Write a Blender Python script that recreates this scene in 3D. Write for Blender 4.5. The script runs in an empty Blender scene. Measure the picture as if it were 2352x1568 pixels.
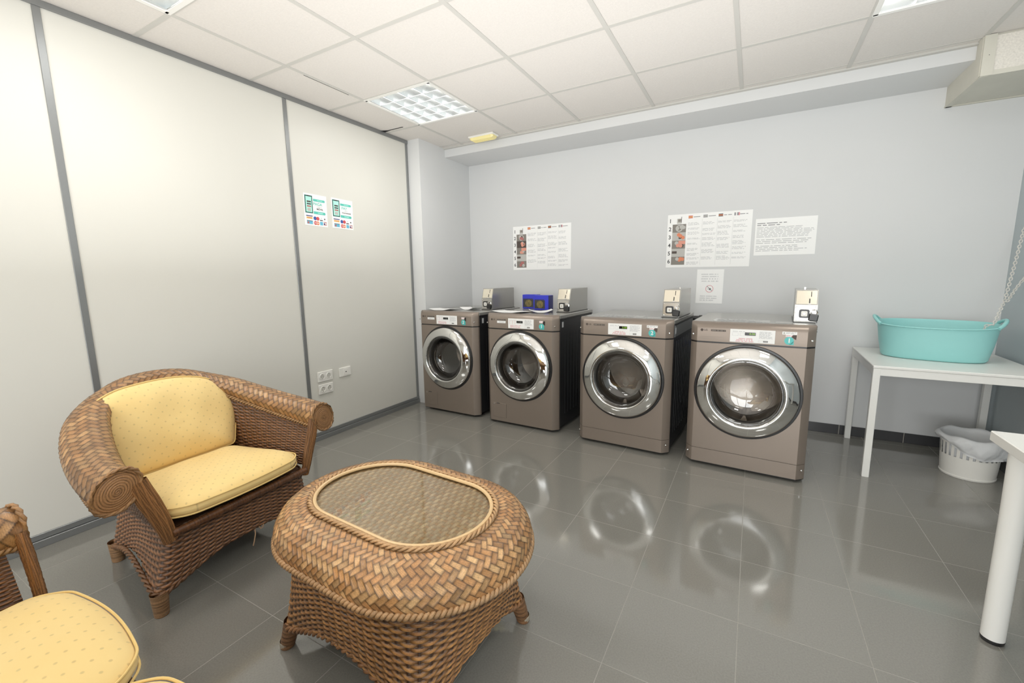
import bpy, math, random
import numpy as np
from mathutils import Matrix, Vector, Euler
random.seed(7); RNG = np.random.default_rng(7)
PI = math.pi
SC = bpy.context.scene
COL = SC.collection

# ------------------------------------------------------------------ room numbers (metres)
D = 4.077      # far wall
H = 2.5456     # ceiling
RX = 4.395     # right wall
FY = -2.6      # wall behind the camera
TX, TY, OX, OY = .3865, .3957, 2.1925, 3.1959   # floor tiles
GX, GY, GT = -.2131, 1.8033, .6                 # ceiling grid

# ------------------------------------------------------------------ materials
def nodes(m):
    m.use_nodes = True
    return m.node_tree.nodes, m.node_tree.links

def srgb(r, g, b):
    f = lambda c: (c/255/12.92) if c/255 <= .04045 else ((c/255+.055)/1.055)**2.4
    return (f(r), f(g), f(b), 1)

MATS = {}
def mat(name, col, rough=.5, metal=0, spec=.5, coat=0, bump=None, vary=0, vscale=6, emit=None, estr=0, alpha=1, trans=0, bdist=.002, sheen=0):
    if name in MATS: return MATS[name]
    m = bpy.data.materials.new(name); N, L = nodes(m)
    p = N['Principled BSDF']
    c = srgb(*col)
    p.inputs['Base Color'].default_value = c
    p.inputs['Roughness'].default_value = rough
    p.inputs['Metallic'].default_value = metal
    p.inputs['Specular IOR Level'].default_value = spec
    p.inputs['Coat Weight'].default_value = coat
    p.inputs['Alpha'].default_value = alpha
    p.inputs['Transmission Weight'].default_value = trans
    if sheen: p.inputs['Sheen Weight'].default_value = sheen
    if emit:
        p.inputs['Emission Color'].default_value = srgb(*emit); p.inputs['Emission Strength'].default_value = estr
    tc = None
    if vary or bump:
        tc = N.new('ShaderNodeTexCoord')
    if vary:
        n = N.new('ShaderNodeTexNoise'); n.inputs['Scale'].default_value = vscale; n.inputs['Detail'].default_value = 5
        L.new(tc.outputs['Object'], n.inputs['Vector'])
        r = N.new('ShaderNodeMapRange'); r.inputs[1].default_value = .3; r.inputs[2].default_value = .7
        r.inputs[3].default_value = 1-vary; r.inputs[4].default_value = 1+vary
        L.new(n.outputs['Fac'], r.inputs[0])
        x = N.new('ShaderNodeMix'); x.data_type = 'RGBA'; x.blend_type = 'MULTIPLY'; x.inputs[0].default_value = 1
        x.inputs[6].default_value = c; L.new(r.outputs[0], x.inputs[7]); L.new(x.outputs[2], p.inputs['Base Color'])
    if bump:
        sc, st = bump
        n = N.new('ShaderNodeTexNoise'); n.inputs['Scale'].default_value = sc; n.inputs['Detail'].default_value = 4
        L.new(tc.outputs['Object'], n.inputs['Vector'])
        b = N.new('ShaderNodeBump'); b.inputs['Strength'].default_value = st; b.inputs['Distance'].default_value = bdist
        L.new(n.outputs['Fac'], b.inputs['Height']); L.new(b.outputs[0], p.inputs['Normal'])
    MATS[name] = m
    return m

def attr_mat(name, rough=.45, spec=.4, grain=260, bump=.25, coat=0):
    m = bpy.data.materials.new(name); N, L = nodes(m); p = N['Principled BSDF']
    a = N.new('ShaderNodeAttribute'); a.attribute_name = 'Col'
    tc = N.new('ShaderNodeTexCoord')
    n = N.new('ShaderNodeTexNoise'); n.inputs['Scale'].default_value = grain; n.inputs['Detail'].default_value = 3
    L.new(tc.outputs['Object'], n.inputs['Vector'])
    r = N.new('ShaderNodeMapRange'); r.inputs[1].default_value = .3; r.inputs[2].default_value = .7; r.inputs[3].default_value = .8; r.inputs[4].default_value = 1.18
    L.new(n.outputs['Fac'], r.inputs[0])
    x = N.new('ShaderNodeMix'); x.data_type = 'RGBA'; x.blend_type = 'MULTIPLY'; x.inputs[0].default_value = 1
    L.new(a.outputs['Color'], x.inputs[6]); L.new(r.outputs[0], x.inputs[7]); L.new(x.outputs[2], p.inputs['Base Color'])
    b = N.new('ShaderNodeBump'); b.inputs['Strength'].default_value = bump; b.inputs['Distance'].default_value = .001
    L.new(n.outputs['Fac'], b.inputs['Height']); L.new(b.outputs[0], p.inputs['Normal'])
    p.inputs['Roughness'].default_value = rough; p.inputs['Specular IOR Level'].default_value = spec
    p.inputs['Coat Weight'].default_value = coat; p.inputs['Coat Roughness'].default_value = .25
    return m

M_wall = mat('grey_wall_paint', (216, 217, 217), .62, bump=(220, .08), vary=.012, vscale=2)
M_wallr = mat('shaded_grey_wall_paint', (176, 186, 190), .62, bump=(220, .08), vary=.012, vscale=2)  # grey wall paint darkened for the right wall, its shade put into the colour
M_white_wall = mat('white_wall_paint', (228, 226, 220), .6)
M_panel = mat('cream_laminate', (219, 217, 208), .42, bump=(30, .03), vary=.012, vscale=1.5)
M_alu = mat('grey_aluminium', (134, 136, 136), .38, .55)
M_alu_lt = mat('light_aluminium', (196, 197, 196), .4, .3)
M_base = mat('dark_tile_baseboard', (64, 64, 66), .18, bump=(90, .05))
M_grout = mat('pale_grout', (176, 170, 158), .8)
M_ceil = mat('ceiling_tile', (219, 214, 208), .85, bump=(170, .5), vary=.03, vscale=90)
M_tbar = mat('ceiling_grid_metal', (196, 194, 188), .5)
M_duct = mat('cream_board', (206, 203, 190), .7, vary=.03, vscale=8)
M_ducttile = mat('speckled_board', (226, 221, 211), .85, bump=(140, .8), vary=.1, vscale=110)
M_plenum = mat('dark_void', (14, 13, 12), .9)
M_brown = mat('taupe_metal', (138, 125, 114), .42, .45, bump=(900, .02), vary=.02, vscale=3)
M_topm = mat('machine_top_grey', (168, 166, 160), .22, .5)
M_dark = mat('charcoal_steel', (44, 44, 46), .42, .3)
M_black = mat('black_plastic', (22, 22, 23), .35)
M_rubber = mat('grey_rubber', (92, 90, 88), .55)
M_chrome = mat('chrome', (226, 226, 224), .045, 1)
M_steel = mat('brushed_steel', (196, 194, 190), .2, 1)
M_drum = mat('steel_drum', (176, 170, 164), .26, .9)
M_plate = mat('cream_steel_plate', (232, 224, 206), .16, .75)
M_white = mat('white_paint', (236, 235, 230), .32)
M_plastic = mat('white_plastic', (238, 236, 229), .35)
M_socket = mat('socket_recess', (205, 203, 195), .45)
M_paper = mat('white_paper', (252, 252, 250), .6)
M_ink = mat('grey_ink', (196, 197, 198), .7)
M_ink2 = mat('dark_ink', (70, 70, 72), .7)
M_inkl = mat('mid_ink', (140, 140, 142), .7)
M_red = mat('red_ink', (205, 70, 75), .6)
M_pinkred = mat('faded_red_ink', (222, 140, 148), .6)
M_orange = mat('orange_ink', (226, 130, 90), .6)
M_yellow_i = mat('yellow_ink', (232, 190, 110), .6)
M_blue_i = mat('blue_ink', (50, 84, 160), .6)
M_lblue_i = mat('light_blue_ink', (96, 180, 210), .6)
M_navy_i = mat('navy_ink', (52, 44, 110), .6)
M_teal = mat('teal_print', (84, 194, 178), .5)
M_teal_d = mat('dark_teal_print', (24, 96, 86), .5)
M_mint = mat('mint_print', (176, 240, 224), .5)
M_skin = mat('skin_tone_print', (226, 150, 128), .6)
M_pgrey = mat('grey_print', (128, 122, 114), .6)
M_plgrey = mat('light_grey_print', (188, 186, 180), .6)
M_pdark = mat('dark_print', (70, 58, 52), .6)
M_pred = mat('dusty_red_print', (176, 104, 100), .6)
M_tealst = mat('teal_sticker', (74, 190, 186), .4)
M_lcd = mat('black_display', (14, 16, 15), .15)
M_led = mat('green_digits', (130, 170, 60), .4, emit=(150, 210, 60), estr=.6)
M_leddim = mat('grey_digits', (110, 112, 108), .4)
M_tub = mat('turquoise_rubber', (148, 212, 210), .42, spec=.4)
M_chain = mat('white_plastic_chain', (214, 211, 204), .45)
M_blue = mat('blue_card', (36, 44, 190), .4)
M_blued = mat('dark_blue_card', (24, 28, 110), .4)
M_picdark = mat('dark_picture', (40, 38, 34), .5)
M_picolive = mat('olive_picture', (106, 92, 44), .5, vary=.5, vscale=60)
M_bag = mat('white_plastic_bag', (238, 240, 242), .38, alpha=.8, bump=(26, .6), bdist=.006)
M_em = mat('yellowed_diffuser', (232, 218, 150), .3, emit=(235, 220, 150), estr=.12)
M_pipe = mat('dark_pipe', (46, 46, 46), .4)
M_hose = mat('grey_hose', (84, 84, 82), .5)
M_tap = mat('blue_tap', (30, 40, 150), .4)
M_acryl = mat('clear_sticker', (206, 206, 200), .12, alpha=.85)
M_lite = mat('light_tube', (255, 255, 255), .5, emit=(255, 252, 244), estr=12)
M_glow = mat('glowing_back_plate', (250, 250, 248), .4, emit=(255, 253, 248), estr=3)  # housing plate emits on its own to brighten the louvre reflections
M_louvre = mat('satin_reflector', (228, 230, 230), .22, 1)
M_pale = mat('pale_reed', (176, 140, 104), .5)
M_reed = attr_mat('woven_rattan', .42, .45, coat=.15)
M_reedf = attr_mat('wrapped_rattan', .45, .4)

def m_cushion():
    m = bpy.data.materials.new('yellow_dotted_fabric'); N, L = nodes(m); p = N['Principled BSDF']
    tc = N.new('ShaderNodeTexCoord')
    mp = N.new('ShaderNodeMapping'); mp.inputs['Rotation'].default_value = (0, 0, PI/4); mp.inputs['Scale'].default_value = (31, 31, 0)
    L.new(tc.outputs['Object'], mp.inputs['Vector'])
    v = N.new('ShaderNodeTexVoronoi'); v.voronoi_dimensions = '2D'; v.inputs['Scale'].default_value = 1; v.inputs['Randomness'].default_value = .06
    L.new(mp.outputs[0], v.inputs['Vector'])
    r = N.new('ShaderNodeMapRange'); r.inputs[1].default_value = .075; r.inputs[2].default_value = .14; r.inputs[3].default_value = .38; r.inputs[4].default_value = 0
    L.new(v.outputs['Distance'], r.inputs[0])
    n = N.new('ShaderNodeTexNoise'); n.inputs['Scale'].default_value = 5; n.inputs['Detail'].default_value = 4
    L.new(tc.outputs['Object'], n.inputs['Vector'])
    c = N.new('ShaderNodeMix'); c.data_type = 'RGBA'
    c.inputs[6].default_value = srgb(242, 206, 130); c.inputs[7].default_value = srgb(247, 218, 150)
    L.new(n.outputs['Fac'], c.inputs[0])
    # dots alternate in tone
    d = N.new('ShaderNodeMix'); d.data_type = 'RGBA'
    d.inputs[6].default_value = srgb(170, 130, 88); d.inputs[7].default_value = srgb(172, 160, 116)
    L.new(v.outputs['Color'], d.inputs[0])
    x = N.new('ShaderNodeMix'); x.data_type = 'RGBA'
    L.new(r.outputs[0], x.inputs[0]); L.new(c.outputs[2], x.inputs[6]); L.new(d.outputs[2], x.inputs[7]); L.new(x.outputs[2], p.inputs['Base Color'])
    w = N.new('ShaderNodeTexNoise'); w.inputs['Scale'].default_value = 700
    L.new(tc.outputs['Object'], w.inputs['Vector'])
    b = N.new('ShaderNodeBump'); b.inputs['Strength'].default_value = .15; b.inputs['Distance'].default_value = .001
    L.new(w.outputs['Fac'], b.inputs['Height'])
    n2 = N.new('ShaderNodeTexNoise'); n2.inputs['Scale'].default_value = 9; n2.inputs['Detail'].default_value = 2
    L.new(tc.outputs['Object'], n2.inputs['Vector'])
    b2 = N.new('ShaderNodeBump'); b2.inputs['Strength'].default_value = .25; b2.inputs['Distance'].default_value = .012
    L.new(n2.outputs['Fac'], b2.inputs['Height']); L.new(b.outputs[0], b2.inputs['Normal']); L.new(b2.outputs[0], p.inputs['Normal'])
    p.inputs['Roughness'].default_value = .75; p.inputs['Specular IOR Level'].default_value = .2; p.inputs['Sheen Weight'].default_value = .15
    return m
M_cush = m_cushion()
M_pip = mat('yellow_piping', (234, 200, 126), .75)

def m_floor():
    m = bpy.data.materials.new('polished_grey_tile'); N, L = nodes(m); p = N['Principled BSDF']
    tc = N.new('ShaderNodeTexCoord')
    mp = N.new('ShaderNodeMapping'); mp.inputs['Location'].default_value = (-OX+40*TX, -OY+40*TY, 0)
    L.new(tc.outputs['Object'], mp.inputs['Vector'])
    b = N.new('ShaderNodeTexBrick'); b.offset = 0; b.squash = 1
    b.inputs['Scale'].default_value = 1; b.inputs['Mortar Size'].default_value = .0013; b.inputs['Mortar Smooth'].default_value = .2
    b.inputs['Bias'].default_value = 0; b.inputs['Brick Width'].default_value = TX; b.inputs['Row Height'].default_value = TY
    b.inputs['Color1'].default_value = srgb(126, 124, 117); b.inputs['Color2'].default_value = srgb(122, 120, 113); b.inputs['Mortar'].default_value = srgb(144, 141, 132)
    L.new(mp.outputs[0], b.inputs['Vector'])
    n = N.new('ShaderNodeTexNoise'); n.inputs['Scale'].default_value = 180; n.inputs['Detail'].default_value = 4
    L.new(tc.outputs['Object'], n.inputs['Vector'])
    r = N.new('ShaderNodeMapRange'); r.inputs[1].default_value = .3; r.inputs[2].default_value = .7; r.inputs[3].default_value = .9; r.inputs[4].default_value = 1.1
    L.new(n.outputs['Fac'], r.inputs[0])
    x = N.new('ShaderNodeMix'); x.data_type = 'RGBA'; x.blend_type = 'MULTIPLY'; x.inputs[0].default_value = 1
    L.new(b.outputs['Color'], x.inputs[6]); L.new(r.outputs[0], x.inputs[7]); L.new(x.outputs[2], p.inputs['Base Color'])
    n2 = N.new('ShaderNodeTexNoise'); n2.inputs['Scale'].default_value = 3.5; n2.inputs['Detail'].default_value = 3
    L.new(tc.outputs['Object'], n2.inputs['Vector'])
    r2 = N.new('ShaderNodeMapRange'); r2.inputs[1].default_value = .3; r2.inputs[2].default_value = .7; r2.inputs[3].default_value = .07; r2.inputs[4].default_value = .13
    L.new(n2.outputs['Fac'], r2.inputs[0])
    ma = N.new('ShaderNodeMath'); ma.operation = 'MULTIPLY_ADD'; ma.inputs[1].default_value = .5
    L.new(b.outputs['Fac'], ma.inputs[0]); L.new(r2.outputs[0], ma.inputs[2]); L.new(ma.outputs[0], p.inputs['Roughness'])
    p.inputs['Specular IOR Level'].default_value = 1.0
    bb = N.new('ShaderNodeBump'); bb.invert = True; bb.inputs['Strength'].default_value = .3; bb.inputs['Distance'].default_value = .001
    L.new(b.outputs['Fac'], bb.inputs['Height']); L.new(bb.outputs[0], p.inputs['Normal'])
    return m
M_floor = m_floor()

def m_glass(name, tint, gloss_mix=.0, ior=1.5, rough=.02):
    m = bpy.data.materials.new(name); N, L = nodes(m)
    N.remove(N['Principled BSDF']); o = N['Material Output']
    t = N.new('ShaderNodeBsdfTransparent'); t.inputs[0].default_value = srgb(*tint)
    g = N.new('ShaderNodeBsdfGlossy'); g.inputs['Roughness'].default_value = rough; g.inputs[0].default_value = (1, 1, 1, 1)
    f = N.new('ShaderNodeFresnel'); f.inputs[0].default_value = ior
    a = N.new('ShaderNodeMath'); a.operation = 'ADD'; a.inputs[1].default_value = gloss_mix; a.use_clamp = True
    L.new(f.outputs[0], a.inputs[0])
    x = N.new('ShaderNodeMixShader'); L.new(a.outputs[0], x.inputs[0]); L.new(t.outputs[0], x.inputs[1]); L.new(g.outputs[0], x.inputs[2])
    L.new(x.outputs[0], o.inputs[0])
    return m
M_glass = m_glass('door_glass', (196, 192, 186), .05)
M_tglass = m_glass('table_glass', (244, 246, 240), .02)
M_wglass = m_glass('window_glass', (250, 252, 252), .0)
M_clear = m_glass('clear_plastic', (236, 238, 238), .05)

# ------------------------------------------------------------------ mesh helpers
class MB:
    """collects polygons with material slots, builds ONE mesh object"""
    def __init__(s): s.v = []; s.f = []; s.mi = []; s.mats = []
    def slot(s, m):
        if m not in s.mats: s.mats.append(m)
        return s.mats.index(m)
    def add(s, vs, fs, m):
        k = len(s.v); i = s.slot(m)
        s.v += [tuple(v) for v in vs]
        for f in fs: s.f.append(tuple(k+j for j in f)); s.mi.append(i)
        return s
    def box(s, a, b, m, M=None, bev=0):
        x0, y0, z0 = a; x1, y1, z1 = b
        if bev <= 0:
            vs = [(x0,y0,z0),(x1,y0,z0),(x1,y1,z0),(x0,y1,z0),(x0,y0,z1),(x1,y0,z1),(x1,y1,z1),(x0,y1,z1)]
            fs = [(0,3,2,1),(4,5,6,7),(0,1,5,4),(1,2,6,5),(2,3,7,6),(3,0,4,7)]
        else:
            vs = []; fs = []; idx = {}
            c = [(x0,x1),(y0,y1),(z0,z1)]
            for i in range(8):
                sx, sy, sz = i & 1, (i >> 1) & 1, (i >> 2) & 1
                p = [c[0][sx], c[1][sy], c[2][sz]]; sg = [1-2*sx, 1-2*sy, 1-2*sz]
                for ax in range(3):   # vertex lying on face 'ax'
                    q = [p[k] + (0 if k == ax else sg[k]*bev) for k in range(3)]
                    idx[i, ax] = len(vs); vs.append(tuple(q))
            def F(*l): fs.append(tuple(l))
            for ax in range(3):
                o = [k for k in range(3) if k != ax]
                for side in (0, 1):
                    b0 = side << ax
                    q = [b0, b0 | 1 << o[0], b0 | 1 << o[0] | 1 << o[1], b0 | 1 << o[1]]
                    F(*[idx[i, ax] for i in q])
                for a1 in (0, 1):       # edges along ax
                    for a2 in (0, 1):
                        e0 = (a1 << o[0]) | (a2 << o[1]); e1 = e0 | (1 << ax)
                        F(idx[e0, o[0]], idx[e0, o[1]], idx[e1, o[1]], idx[e1, o[0]])
            for i in range(8): F(idx[i, 0], idx[i, 1], idx[i, 2])
        if M is not None: vs = [tuple(M @ Vector(v)) for v in vs]
        return s.add(vs, fs, m)
    def tube(s, path, r, m, n=8, closed=False, cap=True, up=None):
        P = [Vector(p) for p in path]; K = len(P); R = r if hasattr(r, '__len__') else [r]*K
        vs = []; prev = None
        for i in range(K):
            if closed: t = P[(i+1) % K]-P[i-1]
            else: t = P[min(i+1, K-1)]-P[max(i-1, 0)]
            t.normalize()
            if prev is None:
                ref = Vector((0, 0, 1)) if abs(t.z) < .9 else Vector((1, 0, 0))
                a = t.cross(ref).normalized()
            else:
                a = (prev - t*prev.dot(t)).normalized()
            prev = a; b = t.cross(a)
            for j in range(n):
                q = 2*PI*j/n; vs.append(P[i]+(a*math.cos(q)+b*math.sin(q))*R[i])
        fs = []
        for i in range(K if closed else K-1):
            for j in range(n):
                i2 = (i+1) % K; j2 = (j+1) % n
                fs.append((i*n+j, i*n+j2, i2*n+j2, i2*n+j))
        if cap and not closed:
            fs.append(tuple(range(n))[::-1]); fs.append(tuple((K-1)*n+j for j in range(n)))
        return s.add(vs, fs, m)
    def lathe(s, prof, m, n=32, axis='z', c=(0,0,0), capa=False, capb=False, a0=0, a1=2*PI):
        vs = []; full = abs(a1-a0-2*PI) < 1e-6; K = n if full else n+1
        for r, h in prof:
            for j in range(K):
                q = a0+(a1-a0)*j/n; x, y = r*math.cos(q), r*math.sin(q)
                p = (x, y, h) if axis == 'z' else ((x, h, y) if axis == 'y' else (h, x, y))
                vs.append((p[0]+c[0], p[1]+c[1], p[2]+c[2]))
        fs = []
        for i in range(len(prof)-1):
            for j in range(n):
                j2 = (j+1) % K
                fs.append((i*K+j, i*K+j2, (i+1)*K+j2, (i+1)*K+j))
        if capa: fs.append(tuple(range(K)))
        if capb: fs.append(tuple((len(prof)-1)*K+j for j in range(K)))
        return s.add(vs, fs, m)
    def prism(s, poly, h0, h1, m, axis='z'):
        n = len(poly)
        def P(p, h): return (p[0], p[1], h) if axis == 'z' else ((p[0], h, p[1]) if axis == 'y' else (h, p[0], p[1]))
        vs = [P(p, h0) for p in poly]+[P(p, h1) for p in poly]
        fs = [tuple(range(n)), tuple(range(n, 2*n))]+[(i, (i+1) % n, n+(i+1) % n, n+i) for i in range(n)]
        return s.add(vs, fs, m)
    def quadf(s, F, u0, v0, u1, v1, m, k=1):
        """rectangle on frame F=(origin, ux, uy, normal), lifted k*0.4 mm"""
        o, ux, uy, nn = F
        e = nn*(.0004*k)
        return s.add([o+ux*u0+uy*v0+e, o+ux*u1+uy*v0+e, o+ux*u1+uy*v1+e, o+ux*u0+uy*v1+e], [(0,1,2,3)], m)
    def polyf(s, F, pts, m, k=1):
        o, ux, uy, nn = F; e = nn*(.0004*k)
        return s.add([o+ux*a+uy*b+e for a, b in pts], [tuple(range(len(pts)))], m)
    def discf(s, F, c, r, m, k=1, n=24, ry=None):
        return s.polyf(F, [(c[0]+r*math.cos(2*PI*i/n), c[1]+(ry or r)*math.sin(2*PI*i/n)) for i in range(n)], m, k)
    def ringf(s, F, c, r0, r1, m, k=1, n=32):
        o, ux, uy, nn = F; e = nn*(.0004*k); vs = []
        for r in (r0, r1):
            vs += [o+ux*(c[0]+r*math.cos(2*PI*i/n))+uy*(c[1]+r*math.sin(2*PI*i/n))+e for i in range(n)]
        return s.add(vs, [(i, (i+1) % n, n+(i+1) % n, n+i) for i in range(n)], m)
    def words(s, F, u0, v0, u1, v1, m, rows, seed=0, k=1, fill=.55, ragged=.25, letter=False):
        """unreadable small print: rows of word-length bars"""
        R = random.Random(seed); h = (v1-v0)/rows; cw = h*.62
        for r in range(rows):
            y1 = v1-r*h-h*(1-fill)/2; y0 = y1-h*fill
            u = u0; end = u1-(u1-u0)*ragged*R.random()
            while u < end-cw:
                w = min(R.randint(2, 8)*cw, end-u)
                if letter:
                    q = u
                    while q < u+w-cw*.5:
                        s.quadf(F, q, y0, q+cw*.62, y1, m, k); q += cw
                else: s.quadf(F, u, y0, u+w, y1, m, k)
                u += w+cw*1.1
    def build(s, name, parent=None, smooth=False, sharp=40, M=None):
        me = bpy.data.meshes.new(name)
        vs = s.v if M is None else [tuple(M @ Vector(v)) for v in s.v]
        me.from_pydata(vs, [], s.f); 
        for m in s.mats: me.materials.append(m)
        me.polygons.foreach_set('material_index', s.mi)
        if smooth:
            me.polygons.foreach_set('use_smooth', [True]*len(s.f))
            try: me.set_sharp_from_angle(angle=math.radians(sharp))
            except Exception: pass
        me.update()
        o = bpy.data.objects.new(name, me); COL.objects.link(o)
        if parent: o.parent = parent
        return o

def tag(o, label=None, cat=None, group=None, kind=None):
    if label: o['label'] = label
    if cat: o['category'] = cat
    if group: o['group'] = group
    if kind: o['kind'] = kind
    return o
def empty(name, loc, rz=0, label=None, cat=None, group=None):
    o = bpy.data.objects.new(name, None); COL.objects.link(o)
    o.location = loc; o.rotation_euler = (0, 0, rz); o.empty_display_size = .05
    return tag(o, label, cat, group)
def struct(o): o['kind'] = 'structure'; return o
def fix_normals(o):
    import bmesh
    bm = bmesh.new(); bm.from_mesh(o.data); bmesh.ops.recalc_face_normals(bm, faces=bm.faces); bm.to_mesh(o.data); bm.free()
    return o
def text(name, body, F, u, v, size, m, parent, k=2, align='CENTER', sx=1, bold=0):
    o_, ux, uy, nn = F
    cu = bpy.data.curves.new(name, 'FONT'); cu.body = body; cu.size = size; cu.align_x = align; cu.align_y = 'CENTER'
    cu.offset = bold; cu.resolution_u = 3
    cu.materials.append(m)
    o = bpy.data.objects.new(name, cu); COL.objects.link(o)
    R = Matrix((ux, uy, nn)).transposed().to_4x4()
    o.matrix_local = Matrix.Translation(o_+ux*u+uy*v+nn*(.0004*k)) @ R @ Matrix.Diagonal((sx, 1, 1, 1))
    dg = bpy.context.evaluated_depsgraph_get()
    me = bpy.data.meshes.new_from_object(o.evaluated_get(dg)); me.name = name
    mw = o.matrix_local.copy(); bpy.data.objects.remove(o); bpy.data.curves.remove(cu)
    o = bpy.data.objects.new(name, me); COL.objects.link(o); o.matrix_local = mw
    if parent: o.parent = parent
    return o
def fr(o, ux, uy):
    ux = Vector(ux).normalized(); uy = Vector(uy).normalized()
    return (Vector(o), ux, uy, ux.cross(uy))

# ------------------------------------------------------------------ camera
f_px, yaw, pitch, roll = 985.04, -.5107, .1488, -.0143
CP = Vector((2.9407, 0, 1.2591))
F_ = Vector((math.sin(yaw)*math.cos(pitch), math.cos(yaw)*math.cos(pitch), -math.sin(pitch)))
R_ = Vector((math.cos(yaw), -math.sin(yaw), 0)); U_ = R_.cross(F_)
R2 = R_*math.cos(roll)+U_*math.sin(roll); U2 = -R_*math.sin(roll)+U_*math.cos(roll)
cam = bpy.data.cameras.new('camera'); co = bpy.data.objects.new('camera', cam); COL.objects.link(co)
cam.sensor_fit = 'HORIZONTAL'; cam.sensor_width = 36; cam.lens = f_px/2352*36
cam.clip_start = .02
co.matrix_world = Matrix.Translation(CP) @ Matrix((R2, U2, -F_)).transposed().to_4x4()
SC.camera = co

# ------------------------------------------------------------------ room shell
def plane_obj(name, pts, m):
    return struct(MB().add(pts, [tuple(range(len(pts)))], m).build(name))
struct(MB().box((-.3, FY-.1, -.1), (RX+.3, D+.3, 0), M_floor).build('floor'))
struct(MB().box((0, D, 0), (RX+.1, D+.12, H+.1), M_wall).build('wall_back'))
struct(MB().box((RX, FY, 0), (RX+.12, D, H+.1), M_wallr).build('wall_right'))
CX = .145; CY = 3.268
struct(MB().box((-.1, CY, 0), (CX, D, H+.02), M_wall).build('wall_niche'))
struct(MB().box((-.12, FY, 0), (0, CY, H+.1), M_panel).build('wall_left'))

# wall behind the camera with a shop window
wx0, wx1, wz0, wz1 = 1.35, 4.2, .12, 2.25
b = MB()
b.box((0, FY-.12, 0), (wx0, FY, H+.1), M_white_wall); b.box((wx1, FY-.12, 0), (RX, FY, H+.1), M_white_wall)
b.box((wx0, FY-.12, 0), (wx1, FY, wz0), M_white_wall); b.box((wx0, FY-.12, wz1), (wx1, FY, H+.1), M_white_wall)
struct(b.build('wall_front'))
b = MB()
for x in (wx0, wx0+.95, wx0+1.9, wx1): b.box((x-.03, FY-.1, wz0), (x+.03, FY-.02, wz1), M_alu)
for z in (wz0+.03, wz1-.03): b.box((wx0, FY-.1, z-.03), (wx1, FY-.02, z+.03), M_alu)
win = struct(b.build('window_1'))
MB().add([(wx0, FY-.06, wz0), (wx0, FY-.06, wz1), (wx1, FY-.06, wz1), (wx1, FY-.06, wz0)], [(0, 1, 2, 3)], M_wglass).build('window_pane', win)

# ceiling tiles, with openings for the light fittings
fit_cells = []
cells = MB()
LX = [(1, 2), (6, 7)]
def is_fit(i, j): return i in (1, 6) and j in (1, -2, -5)      # j index from row 0 at GY
rows = list(range(-8, 4)); colsn = list(range(0, 9))
for i in colsn:
    for j in rows:
        x0, x1 = max(0, GX+i*GT), min(RX, GX+(i+1)*GT); y0, y1 = max(FY, GY+j*GT), min(D, GY+(j+1)*GT)
        if j == 3: y1 = D
        if x1 <= x0+.001 or y1 <= y0+.001: continue
        if is_fit(i, j) and y1 < D-.5:
            fit_cells.append((x0, x1, y0, y1)); continue
        dx0 = dx1 = 0
        cells.add([(x0, y0, H), (x0, y1, H), (x1, y1, H), (x1, y0, H)], [(0, 1, 2, 3)], M_ceil)
struct(cells.build('ceiling'))
struct(MB().box((-.1, FY, H+.12), (RX+.1, D, H+.14), M_plenum).build('ceiling_void'))
tb = MB(); k = 0
for i in range(1, 9):
    x = GX+i*GT
    if x < RX: tb.box((x-.012, FY, H-.003), (x+.012, 3.6585, H+.01), M_tbar)
for j in range(-7, 4):
    y = GY+j*GT
    if y < 3.62: tb.box((0, y-.012 if j != 3 else 3.575, H-.0025), (RX, y+.012 if j != 3 else 3.587, H+.01), M_tbar)
struct(tb.build('trim_1'))
# thin dark strips stand for the unlit gaps of slipped tiles near the partition
struct(MB().box((.003, 2.96, H-.004), (.24, 2.968, H-.0028), M_plenum).add(
    [(.004, 2.93, H-.0032), (.004, 2.985, H-.0032), (.09, 2.97, H-.0032)], [(0, 1, 2)], M_plenum).build('trim_2'))
struct(MB().box((.373, 1.93, H-.0042), (.376, 2.28, H-.0031), M_plenum).build('trim_3'))

# beam along the far wall and the boxed-in corner
struct(MB().box((CX, 3.6585, 2.4611), (3.99, D, H), M_wall).build('ceiling_beam'))
struct(MB().box((CX, 3.63, H-.012), (3.985, 3.6585, H), M_tbar).build('trim_4'))
bx0, by0, bz0 = 3.983, 3.567, 2.335
b = MB().box((bx0, by0, bz0), (RX, D, H), M_duct)
struct(b.build('ceiling_box'))
b = MB()
b.box((bx0+.045, by0-.012, bz0+.02), (RX, by0, H-.012), M_ducttile)
struct(b.build('trim_5'))
b = MB()
b.box((bx0-.004, by0-.02, bz0-.003), (bx0+.045, by0, H-.004), M_duct)
b.box((bx0-.006, by0-.004, bz0), (bx0, by0+.05, H-.004), M_duct)
b.box((bx0, by0-.016, bz0-.004), (RX, by0, bz0+.02), M_duct)
b.box((bx0-.004, by0-.01, bz0-.005), (bx0+.03, D, bz0+.002), M_duct)
b.box((bx0, D-.02, bz0-.005), (RX, D, bz0+.002), M_duct)
b.box((bx0+.02, by0-.0205, bz0+.10), (bx0+.023, by0-.02, bz0+.104), M_black)
struct(b.build('trim_6'))

# aluminium strips of the partition
n = 7
def strip(a, bb, m=M_alu):
    global n
    struct(MB().box(a, bb, m, bev=.0015).build('trim_%d' % n)); n += 1
for y0, y1 in ((-1.58, -1.551), (-.38, -.351), (.823, .852), (2.023, 2.052), (3.238, 3.268)):
    strip((0, y0, .064), (.006, y1, H-.03))
strip((0, FY, H-.031), (.012, CY, H-.001))
strip((0, FY, .038), (.01, CY, .066))
strip((0, FY, 0), (.018, CY, .036), M_alu)
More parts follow.
